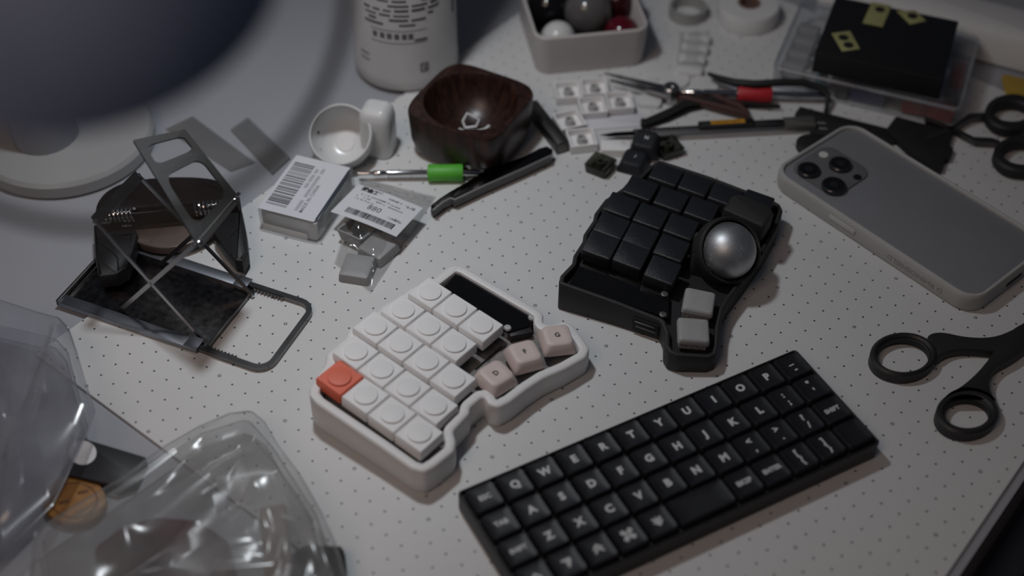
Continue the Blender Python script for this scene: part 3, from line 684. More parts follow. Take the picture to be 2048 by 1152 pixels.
# ------------------------------------------------------------------ zip bag of grey keycaps with price label
GREYC = mat('grey_bagged_keycap', (0.27, 0.27, 0.272), 0.5, var=.04)
def bagged(p, ang, tilt, label, flip=False):
    R = [[(x, y, 0) for x, y in rr(1.86, 1.86, .12)], [(x, y, .40) for x, y in rr(1.80, 1.80, .16)], [(x, y, .62) for x, y in rr(1.70, 1.66, .16)], [(x, y, .66) for x, y in rr(1.56, 1.5, .14)], [(x, y, .63) for x, y in rr(.5, .5, .1)]]
    F = T(*p) @ RZ(math.radians(ang)) @ RX(math.radians(tilt))
    t = thing('grey_keycap', label, 'keycap', F, 'grey keycaps inside the small zip bag')
    if not flip: MB().loft(R, F).build('cap', GREYC, t)
    else:
        o_, i_ = rr(1.82, 1.82, .12), rr(1.58, 1.58, .08)
        RR = [[(x, y, .0) for x, y in rr(1.2, 1.2, .2)], [(x, y, .12) for x, y in rr(1.5, 1.5, .2)], [(x, y, .8) for x, y in o_], [(x, y, .8) for x, y in i_], [(x, y, .25) for x, y in rr(1.3, 1.3, .1)]]
        MB().loft(RR, F).build('cap', GREYC, t); MB().lathe([(.28, .2), (.28, .78), (.16, .78), (.14, .5)], 16, F).build('stem', DARKGAP, t)
    return t
bagged(P(716, 545, .05), -12, 6, 'grey keycap nearest the bottom tip of the zip bag')
bagged(P(758, 505, .10), -38, 4, 'grey keycap half under the price label, right side up')
bagged(P(714, 478, .12), -32, -10, 'grey keycap upside down with its stem showing in the zip bag', True)
zb = thing('zip_bag', 'small clear zip bag of grey keycaps with a printed price label', 'bag', P(755, 470, 0))
def sheet(corners, n, m, hfun, zoff=0.0):
    a, b, c, d = [Vector(xy(P(*q, 0))) for q in corners]; vs = []; fs = []
    for i in range(n + 1):
        for j in range(m + 1):
            u, v = i / n, j / m; p = a * (1 - u) * (1 - v) + b * u * (1 - v) + c * u * v + d * (1 - u) * v
            vs.append(Vector((p.x, p.y, hfun(u, v, p) + zoff)))
    for i in range(n):
        for j in range(m): k = i * (m + 1) + j; fs.append((k, k + 1, k + m + 2, k + m + 1))
    return vs, fs
def bagh(top):
    def f(u, v, p):
        e = min(u, 1 - u, v * 1.2, 1 - v) * 2
        base = top * min(1, (max(0, e) * 1.5)) ** .6
        n1 = noise.noise(Vector((p.x * .9, p.y * .9, 3.1))); n2 = abs(noise.noise(Vector((p.x * 2.1 + 4, p.y * 1.3, 7.7))))
        return max(.03, base * (1 + .15 * n1) + .30 * n2 * min(1, e * 3) - .05)
    return f
vs, fs = sheet([(722, 356), (873, 394), (742, 588), (668, 528)], 44, 56, bagh(1.05))
MB().add(vs, fs).build('film', BAG, zb, ang=180)
vs, fs = sheet([(722, 358), (870, 396), (742, 585), (672, 528)], 6, 6, lambda u, v, p: .03)
MB().add(vs, fs).build('film', BAG, zb, ang=180)
for (a, b), (c_, d_) in (((728, 362), (866, 398)), ((726, 367), (862, 403))):
    MB().tube([P(a, b, .45), P((a + c_) / 2, (b + d_) / 2 - 2, .62), P(c_, d_, .4)], .05, 6).build('zip_seal', BAG, zb)
# label: gently curved sheet
l0, l1, l3 = P(717, 376, 1.0), P(846, 424, 1.0), P(682, 432, 1.0)
lx = (l1 - l0); lw = lx.length; ly = (l3 - l0); lx.normalize(); ly = (ly - lx * ly.dot(lx)); lh = ly.length * 1.14
LBM = frame(l0, lx, z=(0, 0, 1)) ; LBM = LBM @ T(0, 0, .32)
def lz(x, y): return .10 * math.sin(math.pi * x / lw) + .12 * (-y / lh)
vs = []; fs = []; N_ = 16
for i in range(N_ + 1):
    for j in range(9): x = lw * i / N_; yv = -lh * j / 8; vs.append((x, yv, lz(x, yv)))
for i in range(N_):
    for j in range(8): k = i * 9 + j; fs.append((k, k + 1, k + 10, k + 9))
lb = MB().add(vs, fs, LBM).build('price_label', PAPER, zb, ang=180)
def onlab(t, size, x, y, m, bold=.004, sx=1.0): return lettering(t, size, m, lb, LBM @ T(x * lw, -y * lh, lz(x * lw, -y * lh) + .012), bold, 'print', sx)
onlab('880', .60, .48, .54, INKM, 0); onlab('円 (10%税込)', .22, .78, .62, INKG, .002)
onlab('遊舎工房', .38, .28, .10, INK, .02); onlab('16-10', .28, .86, .15, INKM, .006)
random.seed(8); tk = MB()
for x0, x1, y_, hh, dens in ((.52, .74, .13, .17, .9), (.12, .60, .25, .12, .8), (.62, .80, .27, .12, .8), (.12, .50, .33, .12, .8), (.54, .84, .35, .12, .8), (.12, .28, .41, .11, .8), (.32, .42, .42, .12, .8)):
    x = x0
    while x < x1:
        wd = random.uniform(.010, .020)
        if random.random() < dens:
            hh2 = hh * random.uniform(.5, 1.0); tk.box(wd * lw, hh2, .003, LBM @ T((x + wd / 2) * lw, -y_ * lh, lz((x + wd / 2) * lw, -y_ * lh) + .012), .0004)
        x += wd + random.uniform(.004, .010)
tk.build('print', INKG, lb)
random.seed(5); bars = MB(); x = .16
while x < .86:
    wd = random.choice((.008, .008, .014, .022)); xx = (x + wd / 2) * lw
    bars.box(wd * lw, .48, .004, LBM @ T(xx, -.80 * lh, lz(xx, -.80 * lh) + .016), .0005); x += wd + random.choice((.008, .010, .014))
bars.build('barcode', INK, lb)

# ------------------------------------------------------------------ folding metal stand
bl_, br_, fr_ = P(112, 604, .3), P(535, 750, .3), P(640, 605, .3)
sx_ = (br_ - bl_); SL = sx_.length; sx_.normalize(); sy_ = fr_ - br_; sy_ = sy_ - sx_ * sy_.dot(sx_); SW = sy_.length; sy_.normalize()
SM = frame((bl_.x, bl_.y, 0), sx_, z=(0, 0, 1))
st = thing('folding_stand', 'folding metal stand with scissor arms and open wire loop base', 'stand', SM)
GUN = mat('gunmetal', (0.19, 0.185, 0.18), 0.32, metal=1.0, var=.12, scale=90)
PLATE = mat('scratched_dark_plate', (0.13, 0.125, 0.122), 0.24, metal=1.0, var=.5, scale=300)
RAIL = mat('satin_rail', (0.30, 0.31, 0.34), 0.38, metal=1.0, var=.1, scale=100)
PLL = 9.35
MB().prism(roundp([(.3, .45), (PLL + .35, .45), (PLL + .35, SW - .45), (.3, SW - .45)], .12), .06, .16, .02, SM).build('base_plate', PLATE, st)
for y0 in (0, SW - .72): MB().prism([(0, y0), (PLL - .1, y0), (PLL - .1, y0 + .72), (0, y0 + .72)], .04, .34, .05, SM).build('side_rail', RAIL, st)
MB().box(.18, SW, .4, SM @ T(.09, SW / 2, .24), .03).build('end_rail', GUN, st)
MB().box(.12, SW - 1.2, .2, SM @ T(PLL + .3, SW / 2, .2), .03).build('end_lip', GUN, st)
lp = [(PLL - .6, .28, .2), (SL - 1.3, .28, .2)]
for k in range(7): a = math.radians(-90 + 90 * k / 6); lp.append((SL - 1.1 + .85 * math.cos(a), 1.13 + .85 * math.sin(a), .2))
for k in range(7): a = math.radians(0 + 90 * k / 6); lp.append((SL - 1.1 + .85 * math.cos(a), SW - 1.13 + .85 * math.sin(a), .2))
lp += [(SL - 1.3, SW - .28, .2), (PLL - .6, SW - .28, .2)]
MB().loft([[Vector(p) + Vector((n_[0] * w_, n_[1] * w_, h_)) for w_, h_ in ((-.16, -.15), (.16, -.15), (.16, .12), (-.16, .12))]
           for p, n_ in zip(lp, [(0, -1)] * 2 + [(math.cos(math.radians(-90 + 15 * k)), math.sin(math.radians(-90 + 15 * k))) for k in range(7)] + [(math.cos(math.radians(15 * k)), math.sin(math.radians(15 * k))) for k in range(7)] + [(0, 1)] * 2)], SM).build('wire_loop', GUN, st)
for y0, sg in ((.46, 1), (SW - .46, -1)):
    tb = MB(); 
    for k in range(9): tb.add([(PLL + .25 + k * .22, y0, .1), (PLL + .47 + k * .22, y0, .1), (PLL + .36 + k * .22, y0 + sg * .13, .1), (PLL + .25 + k * .22, y0, .3), (PLL + .47 + k * .22, y0, .3), (PLL + .36 + k * .22, y0 + sg * .13, .3)], [(0, 1, 2), (3, 5, 4), (0, 3, 4, 1), (1, 4, 5, 2), (2, 5, 3, 0)], SM)
    tb.build('ratchet_teeth', GUN, st)
    MB().prism([(PLL - .9, y0 - sg * .48), (PLL - .05, y0 - sg * .48), (PLL - .05, y0 + sg * .35), (PLL - .9, y0 + sg * .35)], .34, .42, .02, SM).build('slide_bracket', RAIL, st)
# scissor arms stand in the vertical planes of the two rails
def onv(a, b, y0): return PV(a, b, SM @ Vector((0, y0, 0)), SM.to_3x3() @ Vector((0, 1, 0)))
yn, yf = .95, SW - .95
wvec = (SM.to_3x3() @ Vector((0, 1, 0)))
def arm(p, q, name='scissor_arm', wv=.12, tv=.05):
    d = (q - p).normalized(); n = d.cross(wvec).normalized()
    MB().ribbon([p, q], n * wv, wvec * tv).build(name, STEEL, st)
    for e in (p, q): MB().lathe([(.10, -.10), (.10, .10)], 12, frame(e, n, z=wvec)).build('pivot', CHROME, st)
ab, at_ = onv(415, 690, yn), onv(190, 442, yn); bb, bt = onv(236, 624, yn), onv(392, 487, yn)
fw = wvec * (yf - yn)
ab2 = onv(505, 590, yf); at2 = at_ + fw; bb2, bt2 = bb + fw, bt + fw
arm(ab, at_); arm(bb, bt); arm(ab2, at2); arm(bb2, bt2)
MB().ribbon([at_, at2], (at_ - ab).normalized() * .30, Vector((.03, .0, .06))).build('cross_bar', STEELD, st)
MB().tube([bt - fw * .05, bt2 + fw * .05], .10, 8).build('hinge_rod', GUN, st)
# upper plate with two windows, hinged on the rod
zt = max(at_.z, bt.z) + 2.6
t0_, t1_ = P(268, 285, zt), P(372, 262, zt)
def bil(u, v): return (bt * (1 - u) + bt2 * u) * (1 - v) + (t0_ * (1 - u) + t1_ * u) * v
nrm = (bt2 - bt).cross(t0_ - bt).normalized() * .06
def quad(pts, hole):
    n = len(pts); A = [bil(*p) for p in pts]; B = [bil(*p) for p in hole]
    return [[a - nrm for a in A], [a + nrm for a in A], [b + nrm for b in B], [b - nrm for b in B], [a - nrm for a in A]]
def rrh(u0, u1, v0, v1): return [(u0 + (u1 - u0) * (x + .5), v0 + (v1 - v0) * (y + .5)) for x, y in rr(1, 1, .22, 5)]
for v0, v1, h0, h1 in ((-.06, .68, .10, .62), (.66, 1.02, .74, .94)):
    MB().loft(quad([(u_ * 1.0, v_) for u_, v_ in [(x + .5, v0 + (v1 - v0) * (y + .5)) for x, y in rr(1, 1, .03, 5)]], rrh(.14, .88, h0, h1)), None, False, False).build('upper_plate', mat('dark_enamel', (.014, .013, .0125), .6), st)
for u, v in ((.06, -.02), (.94, -.02)):
    MB().lathe([(.15, -.1), (.15, .10), (.08, .13)], 14, frame(bil(u, v), (1, 0, 0), z=nrm)).build('rivet', CHROME, st)

# ------------------------------------------------------------------ black spring clamp lying behind the stand
cl = thing('spring_clamp', 'black spring clamp with coil springs and rubber jaws behind the metal stand', 'clamp', P(330, 470, 0))
GLB = mat('glossy_brown_black', (0.018, 0.013, 0.012), 0.14, var=.3, scale=30)
body = chaikin(pxl([(188, 424), (192, 402), (212, 378), (250, 360), (330, 350), (420, 352), (455, 366), (478, 388), (480, 400), (440, 398), (330, 411), (240, 419)], 2.4), 2)
MB().prism(body, 1.1, 2.4, .25).build('clamp_body', GLB, cl)
low = chaikin(pxl([(230, 440), (330, 438), (430, 428), (440, 450), (400, 480), (330, 500), (262, 482)], 1.0), 2)
MB().prism(low, .5, 1.0, .1).build('lower_leaf', mat('smoky_brown', (0.10, 0.075, 0.065), 0.3, var=.2), cl)
ra_, rb_ = P(196, 434, 2.1), P(452, 412, 2.1)
MB().tube([ra_, rb_], .17, 10).build('rod', BLACKG, cl)
for s0, s1, nt in ((0.03, .29, 8), (.76, .96, 6)):
    pa, pb = ra_.lerp(rb_, s0), ra_.lerp(rb_, s1); d = (pb - pa).normalized(); F = frame(pa, Vector((0, 0, 1)), z=d); Lh = (pb - pa).length
    MB().tube([F @ Vector((.40 * math.cos(t * math.pi / 6), .40 * math.sin(t * math.pi / 6), Lh * t / (12 * nt))) for t in range(12 * nt + 1)], .095, 8).build('coil_spring', CHROME, cl)
RUB = mat('black_rubber', (0.009, 0.009, 0.010), 0.55, var=.1)
for pts, rid in (([(186, 448), (228, 446), (268, 452), (275, 466), (266, 500), (254, 535), (232, 548), (197, 552), (190, 520)], [(200, 485), (222, 500), (235, 515), (237, 540)]),
                 ([(424, 430), (448, 424), (484, 420), (492, 460), (496, 502), (484, 522), (470, 520), (448, 495), (428, 466)], [(472, 428), (476, 455), (458, 475), (460, 510)])):
    pts2 = roundp(pxl(pts, 1.35), .10)
    j = MB().prism(pts2, .40, 1.35, .18).build('rubber_jaw', RUB, cl)
    MB().tube([P(a, b, 1.36) for a, b in rid], .05, 6).build('moulded_ridge', RUB, j)
MB().box(.55, .12, .1, frame(P(212, 446, 2.0), rb_ - ra_, z=(0, 0, 1)), .02).build('spring_tab', CHROME, cl)
MB().box(.55, .12, .1, frame(P(254, 452, 2.0), rb_ - ra_, z=(0, 0, 1)), .02).build('spring_tab', CHROME, cl)

# ------------------------------------------------------------------ desk lamp (base behind, head close to the camera)
b0_ = P(95, 398, 0); LC = Vector((b0_.x, b0_.y + 5.6, 0))
lm = thing('desk_lamp', 'white desk lamp with round base and dark head looming in the corner', 'lamp', (LC.x, LC.y, -.2))
LWH = mat('lamp_white', (0.32, 0.32, 0.325), 0.35, var=.02)
MB().lathe([(5.3, -.2), (5.55, .0), (5.55, .75), (5.35, 1.0), (1.8, 1.35), (.1, 1.36)], 72, T(*LC)).build('base', LWH, lm)
PO_ = Vector((P(80, 300, 1.3).x, LC.y - .9, 0))
MB().lathe([(2.05, 1.2), (2.0, 30), (2.0, 52), (1.5, 53)], 40, T(*PO_)).build('post', mat('lamp_post', (.24, .25, .28), .4), lm)
hd = ray(182, -56).normalized(); HC = CAM + hd * 37
LDK = mat('lamp_dark', (0.21, 0.26, 0.40), 0.5, var=.05)
prof = [(a_ * .95, b_ * .95) for a_, b_ in ((.6, 4.9), (1.6, 4.7), (2.9, 3.9), (4.0, 2.8), (4.75, 1.3), (5.0, 0), (4.95, -.5), (4.8, -.5), (4.7, .2), (3.8, 2.5), (1.5, 4.3), (.1, 4.5))]
HF = frame(HC, (1, 0, 0), z=Vector((-.1, -.25, 1)))
MB().lathe(prof, 72, HF).build('head', LDK, lm, ang=50)
MB().lathe([(4.3, .15), (4.3, .3), (.1, .32)], 48, HF).build('diffuser', LWH, lm)
MB().tube([HC + Vector((-.4, -1.0, 4.0)), HC + Vector((-4, 8, 14)), Vector((PO_.x + 3, PO_.y - 8, 56)), Vector((PO_.x, PO_.y, 52))], .9, 12).build('arm', LDK, lm)

HR = frame(HC, (1, 0, 0), z=-hd)
rg = [HR @ Vector((6.55 * math.cos(2 * math.pi * k / 72), 6.55 * math.sin(2 * math.pi * k / 72), -.6)) for k in range(73)]
MB().tube(rg, .17, 8).build('dark_band_ring', mat('dark_band', (.06, .055, .05), .5), lm)  # thin ring added around the head to give the soft dark band
for a_ in (60, 120, 180): MB().tube([HR @ Vector((r_ * math.cos(math.radians(a_)), r_ * math.sin(math.radians(a_)), -.6)) for r_ in (4.2, 6.55)], .12, 6).build('ring_spoke', mat('dark_band', (.06, .055, .05)), lm)  # spokes made up to hold the added ring

# ------------------------------------------------------------------ white bottle
bt0 = P(808, 188, 0); BR = 3.55; BC = Vector((bt0.x, bt0.y + BR, 0))
bo = thing('bottle', 'tall white bottle with rows of small dark print behind the bowl', 'bottle', BC)
MB().lathe([(BR - .35, .0), (BR - .05, .22), (BR, .5), (BR, 1.15), (BR - .05, 1.25), (BR - .05, 18), (BR - .6, 19.3), (1.5, 20.2), (1.4, 20.4), (1.4, 21.5), (1.2, 21.6)], 64, T(*BC)).build('bottle_body', mat('bottle_white', (.43, .42, .42), .4, var=.03), bo)
MB().lathe([(1.6, 20.6), (1.65, 22.6), (1.5, 22.8)], 32, T(*BC)).build('cap', WHITEG, bo)
def wrap(mb, a0, z0, a1, z1, r=BR - .03):
    n = max(2, int(abs(a1 - a0) / .06)); vs = []; fs = []
    for k in range(n + 1):
        a = a0 + (a1 - a0) * k / n - math.pi / 2; vs += [(BC.x + r * math.cos(a), BC.y + r * math.sin(a), z0), (BC.x + r * math.cos(a), BC.y + r * math.sin(a), z1)]
    for k in range(n): fs.append((2 * k, 2 * k + 2, 2 * k + 3, 2 * k + 1))
    mb.add(vs, fs)
random.seed(11); pr = MB()
for k in range(16):
    z = 5.35 + k * .36; a = -.72 + random.uniform(0, .15) * (k % 3)
    while a < .62 + random.uniform(-.2, .1):
        l = random.uniform(.12, .42)
        if random.random() < .78: wrap(pr, a, z, a + l, z + random.choice((.12, .14, .17)))
        a += l + .06
pr.build('print', INKM, bo, flip=False)
pr = MB()
for a in (-.55, -.40, -.26, -.12, .02, .14): wrap(pr, a, 4.35, a + .09, 4.75)
wrap(pr, -.6, 4.95, .5, 4.99); wrap(pr, -.6, 4.0, .5, 4.04); wrap(pr, .25, 4.15, .5, 4.3)
for z in (2.6, 2.15): wrap(pr, -.92, z, -.68, z + .1)
wrap(pr, 1.18, 5.0, 1.26, 12); 
pr.build('print', INKM, bo, flip=False)
pr = MB()
for a0, z0, a1, z1 in ((.34, 1.65, .50, 1.74), (.34, 2.24, .50, 2.33), (.34, 1.65, .37, 2.33), (.47, 1.65, .50, 2.33), (.40, 1.85, .45, 1.9), (.39, 2.0, .46, 2.05), (.42, 1.8, .45, 2.1)): wrap(pr, a0, z0, a1, z1, BR - .025)
pr.build('recycling_mark', INKM, bo, flip=False)

# ------------------------------------------------------------------ white tray of balls
ty = P(1077, 156, 0); tx2 = P(1292, 135, 0); tdx = (tx2 - ty).normalized(); TWd = 8.0
TM = frame(((ty.x + tx2.x) / 2 - tdx.y * 4.0 - .05, (ty.y + tx2.y) / 2 + tdx.x * 4.0, 0), tdx, z=(0, 0, 1))
tr = thing('tray', 'white square tray holding trackballs at the back of the desk', 'tray', TM)
o_, i_ = rr(7.9, 7.9, 1.0, 6), rr(7.4, 7.4, .8, 6)
R = [[(x * .94, y * .94, .02) for x, y in o_], [(x * .96, y * .96, .25) for x, y in o_], [(x, y, 3.0) for x, y in o_], [(x, y, 3.1) for x, y in inset(o_, .08)], [(x, y, 3.1) for x, y in inset(i_, -.06)], [(x, y, 3.0) for x, y in i_], [(x * .95, y * .95, .4) for x, y in i_], [(x * .9, y * .9, .28) for x, y in i_]]
MB().loft(R, TM).build('tray_body', mat('tray_white', (.50, .47, .465), .5, var=.02), tr)
MB().prism(rr(6.6, 6.6, .6), .29, .34, 0, TM).build('liner', mat('tray_liner', (.05, .05, .052), .7), tr)
def ballt(a, b, r, z, m, label):
    c = P(a, b, z); o = MB().sphere(r, 40, 20, T(c.x, c.y, z)).build('loose_ball', m); tag(o, label, 'ball', 'balls in the white tray')
ballt(1116, 76, 1.18, 1.55, WHITEG, 'small white ball in the front corner of the tray')
ballt(1176, 22, 1.70, 2.05, mat('smoke_ball', (.10, .095, .095), .12, var=.2), 'large smoky grey ball in the middle of the tray')
ballt(1243, 66, 1.20, 1.55, mat('red_ball', (.10, .006, .015), .1, var=.2), 'deep red ball in the right front corner of the tray')
ballt(1098, 14, 1.55, 1.9, BLACKG, 'glossy black ball at the left side of the tray')
ballt(1238, 2, 1.5, 1.85, mat('maroon_ball', (.03, .005, .008), .15), 'dark maroon ball at the far right of the tray')

# ------------------------------------------------------------------ white keycaps lying upside down, and a few dark ones
def cupkey(m, w_=1.78, h=.62):
    o_, i_ = rr(w_, w_, .1, 3), rr(w_ - .26, w_ - .26, .06, 3)
    R = [[(x * .93, y * .93, 0) for x, y in o_], [(x, y, .1) for x, y in o_], [(x, y, h) for x, y in o_], [(x, y, h) for x, y in i_], [(x, y, .16) for x, y in i_]]
    a = MB().loft(R).mesh('cap_shell'); a.materials.append(m)
    b = MB().lathe([(.30, .15), (.30, h + .02), (.2, h + .02), (.18, .3)], 20).mesh('stem'); return a, b
CW, CWs = cupkey(WHITEK); STG = mat('stem_grey', (.50, .50, .50), .5); CWs.materials.append(STG)
names = ['upside down white keycap in the row below the tray, at its left', 'upside down white keycap in the row below the tray, next to the metal snips', 'upside down white keycap in the middle of the loose white group',
         'upside down white keycap at the right end of the loose white group', 'tilted upside down white keycap touching the dark metal bar', 'upside down white keycap nearest the dark loose keycaps']
for n_, ((a, b), ang) in zip(names, [((1136, 181), 6), ((1189, 174), 5), ((1185, 211), 8), ((1239, 202), 6), ((1139, 240), 20), ((1163, 276), 10)]):
    W = T(*P(a, b, .55)[:2], 0.01) @ RZ(math.radians(ang))
    t = thing('white_keycap', n_, 'keycap', W, 'loose white keycaps below the tray')
    inst('cap_shell', CW, WHITEK, t, W); inst('stem', CWs, STG, t, W)
W = T(*P(1231, 292, .5)[:2], 0); t = thing('white_keycap', 'white keycap lying right side up beside the dark loose keycaps', 'keycap', W, 'loose white keycaps below the tray')
MB().prism(rr(1.9, 1.1, .12), .02, .6, .08, W @ RZ(-.02)).build('cap_shell', WHITEK, t); MB().lathe([(.2, .58), (.18, .63), (.05, .63)], 12, W @ T(.5, .2, 0)).build('stem', WHITEG, t)
W = T(*P(1225, 246, .0)[:2], 0) @ RZ(math.radians(8)); o = MB().prism(rr(4.2, 1.25, .1), .01, .10, .02, W).build('white_card', PAPER); tag(o, 'thin white card strip lying under the white keycaps and knife', 'card')
W = T(*P(1296, 200, .3)[:2], 0); o = MB().prism(roundp([(-.7, -.5), (.8, -.7), (1.0, .3), (.5, .8), (-.6, .6)], .35), .01, .35, .1, W).build('white_cover', WHITEG); tag(o, 'rounded white plastic cover right of the white keycaps', 'plastic part')
DK = thumb_key(1.25, 1.75, .75); DKM = mat('dark_grey_keycap', (0.015, 0.016, 0.020), .6, spec=.3); DK.materials.append(DKM)
for (a, b), z, ang, rx, lab, lt in [((1291, 277), 1.45, -18, 14, 'dark keycap with a white letter resting on top of another dark keycap', 'N'), ((1268, 314), .85, -22, 6, 'dark keycap with a white letter lying flat under another dark keycap', '/')]:
    F = T(*P(a, b, z)) @ RZ(math.radians(ang)) @ RX(math.radians(rx))
    t = thing('dark_keycap', lab, 'keycap', F @ T(0, 0, -.75), 'loose dark keycaps behind the trackball keyboard'); k = inst('cap_shell', DK, DKM, t, F); lettering(lt, .36, LEG, k, F @ T(.05, .1, -.025), .01, 'legend')
SMK = film('smoky_plastic', (.42, .43, .38), .35, .15, (.05, .055, .045)); SMD = mat('smoky_solid', (.035, .038, .030), .3)
for (a, b), ang, lab in [((1201, 332), -32, 'smoky translucent keycap lying upside down left of the dark keycaps'), ((1336, 297), 25, 'smoky translucent keycap leaning right of the dark keycaps')]:
    W = T(*P(a, b, .3)[:2], .02) @ RZ(math.radians(ang)) @ RX(math.radians(0 if a < 1300 else 0))
    t = thing('smoky_keycap', lab, 'keycap', W, 'loose translucent keycaps')
    o_, i_ = rr(1.6, 1.6, .15, 3), rr(1.35, 1.35, .1, 3)
    MB().loft([[(x * .9, y * .9, 0) for x, y in o_], [(x, y, .6) for x, y in o_], [(x, y, .6) for x, y in i_], [(x, y, .12) for x, y in i_]], W).build('cap_shell', SMK, t)
    MB().lathe([(.30, .1), (.30, .7), (.18, .7), (.16, .4)], 16, W).build('stem', SMD, t); MB().box(.22, 1.3, .5, W @ T(.45, 0, .45) @ RY(.5), .05).build('stabiliser_leg', SMD, t)

# ------------------------------------------------------------------ tools behind: snips, black hook, black tweezers, craft knife
sn = thing('metal_snips', 'steel snips with a round pivot lying across the white keycaps', 'snips', P(1300, 170, 0))
pv = P(1342, 180, .9)
for a, b, wv in (((1209, 146), (1335, 178), .26), ((1222, 160), (1335, 188), .22)):
    p_, q_ = P(*a, .75), P(*b, .85); d = (q_ - p_).normalized(); n = Vector((-d.y, d.x, 0))
    MB().loft([[p_ - n * .03 - Vector((0, 0, .05)), p_ + n * .03 - Vector((0, 0, .05)), p_ + n * .03 + Vector((0, 0, .05)), p_ - n * .03 + Vector((0, 0, .05))],
               [q_ - n * wv - Vector((0, 0, .2)), q_ + n * wv - Vector((0, 0, .2)), q_ + n * wv + Vector((0, 0, .1)), q_ - n * wv + Vector((0, 0, .1))]]).build('jaw', STEEL, sn)
MB().lathe([(.55, .05), (.55, 1.15), (.45, 1.25), (.25, 1.25), (.22, 1.1)], 28, T(pv.x, pv.y, 0)).build('pivot', STEEL, sn)
HB = mat('brown_grip', (.06, .025, .022), .4)
for pts in ([(1345, 186), (1420, 190), (1480, 215), (1495, 228)], [(1345, 192), (1400, 205), (1450, 218), (1500, 232)]):
    MB().tube([P(a, b, .45) for a, b in pts], [.22, .26, .3, .22], 8).build('grip', HB, sn)
hk = MB().tube([P(a, b, z) for a, b, z in [(1416, 147, .9), (1440, 158, .95), (1470, 166, 1.25), (1510, 168, 1.45), (1560, 165, 1.5), (1605, 165, 1.4), (1640, 175, 1.2), (1656, 190, .9), (1654, 212, .5), (1649, 232, .25)]], [.12, .26, .30, .26, .26, .26, .24, .18, .15, .12], 10).build('bent_hook', BLACKM)
tag(hk, 'thin black bent hook arching over the red sleeved screwdriver', 'hook')
bt_ = thing('black_tweezers', 'black curved tweezers lying below the red sleeved screwdriver', 'tweezers', P(1420, 215, 0))
for dz, pts in ((.5, [(1288, 246), (1330, 228), (1375, 206), (1420, 200), (1480, 205), (1561, 212)]), (.15, [(1290, 250), (1335, 236), (1380, 216), (1425, 207), (1490, 210), (1560, 214)])):
    pp = [P(a, b, dz) for a, b in pts]; MB().loft([[p + Vector((0, -w_, -.06)), p + Vector((0, w_, -.06)), p + Vector((0, w_, .06)), p + Vector((0, -w_, .06))] for p, w_ in zip(pp, (.32, .36, .34, .28, .18, .05))]).build('tweezer_arm', BLACKM, bt_)
MB().box(.5, .6, .5, T(*P(1289, 247, .33)), .1).build('joined_end', BLACKM, bt_)
k0, k1 = P(1200, 270, .45), P(1628, 246, .45); kd = (k1 - k0).normalized(); KLn = (k1 - k0).length; KNM = frame((k0.x, k0.y, 0), (kd.x, kd.y, 0), z=(0, 0, 1))
kn = thing('craft_knife', 'slim craft knife with black slider and orange label', 'knife', KNM)
MB().prism([(0, 0), (.6, -.2), (2.6, -.2), (2.6, .2), (1.0, .2)], .42, .47, .01, KNM).build('blade', mat('blade_black', (.02, .018, .015), .3, metal=.8), kn)
MB().prism(roundp([(2.2, -.48), (KLn, -.52), (KLn, .48), (2.2, .45)], .1), .02, .48, .1, KNM).build('sleeve', mat('knife_steel', (.42, .39, .375), .35, metal=1.0), kn)
for k in range(9): MB().box(.14, .16, .06, KNM @ T(2.6 + k * .32, .22, .50), .01).build('notch', BLACKM, kn)
MB().prism(roundp([(KLn * .46, -.18), (KLn * .72, -.18), (KLn * .72, .50), (KLn * .46, .50)], .08), .46, .78, .1, KNM).build('slider', BLACKM, kn)
lb_ = MB().prism(roundp([(KLn * .515, 0), (KLn * .675, 0), (KLn * .675, .42), (KLn * .515, .42)], .04), .78, .80, 0, KNM).build('orange_label', mat('orange_label', (.50, .24, .02), .5, var=.1), kn)
pm = MB()
for k in range(7): pm.box(.16, .20 if k % 2 else .12, .004, KNM @ T(KLn * .53 + k * .27, .22, .802), .0004)
pm.build('print', mat('brown_print', (.22, .10, .01), .5), lb_)
MB().prism(roundp([(KLn * .72, -.05), (KLn * .86, -.05), (KLn * .86, .45), (KLn * .72, .45)], .05), .46, .62, .06, KNM).build('rear_clip', GUN, kn)
MB().prism(roundp([(KLn * .86, -.5), (KLn + .05, -.5), (KLn + .05, .52), (KLn * .86, .52)], .1), .1, .70, .1, KNM).build('end_cap', mat('knife_cap', (.09, .085, .08), .4), kn)

# ------------------------------------------------------------------ black parts by the phone
o = MB().prism(roundp(pxl([(1600, 212), (1655, 226), (1800, 262), (1790, 285), (1640, 268), (1622, 262), (1590, 226)], .3), .1), .02, .30, .05).build('black_bracket', BLACKM); tag(o, 'flat black bracket with slots between the craft knife and phone', 'bracket')
for a, b in ((1643, 246), (1646, 257)): MB().box(.55, .16, .03, T(*P(a, b, .31)) @ RZ(-.1), .01).build('slot', mat('slot_grey', (.2, .2, .2), .5), o)
o = MB().lathe([(1.0, .02), (1.0, .35), (.9, .42), (.3, .42)], 32, T(*P(1622, 296, 0))).build('black_disc', BLACKM); tag(o, 'round black disc peeking out from under the phone top', 'disc')
o = MB().prism(pxl([(1792, 232), (1850, 247), (1906, 262), (1899, 290), (1907, 296), (1899, 316), (1891, 316), (1884, 338), (1830, 310), (1772, 258)], .5), .02, .5, .06).build('notched_plate', mat('flat_black', (.006, .006, .007), .7)); tag(o, 'flat black notched plate beside the phone under the clear box', 'plate')

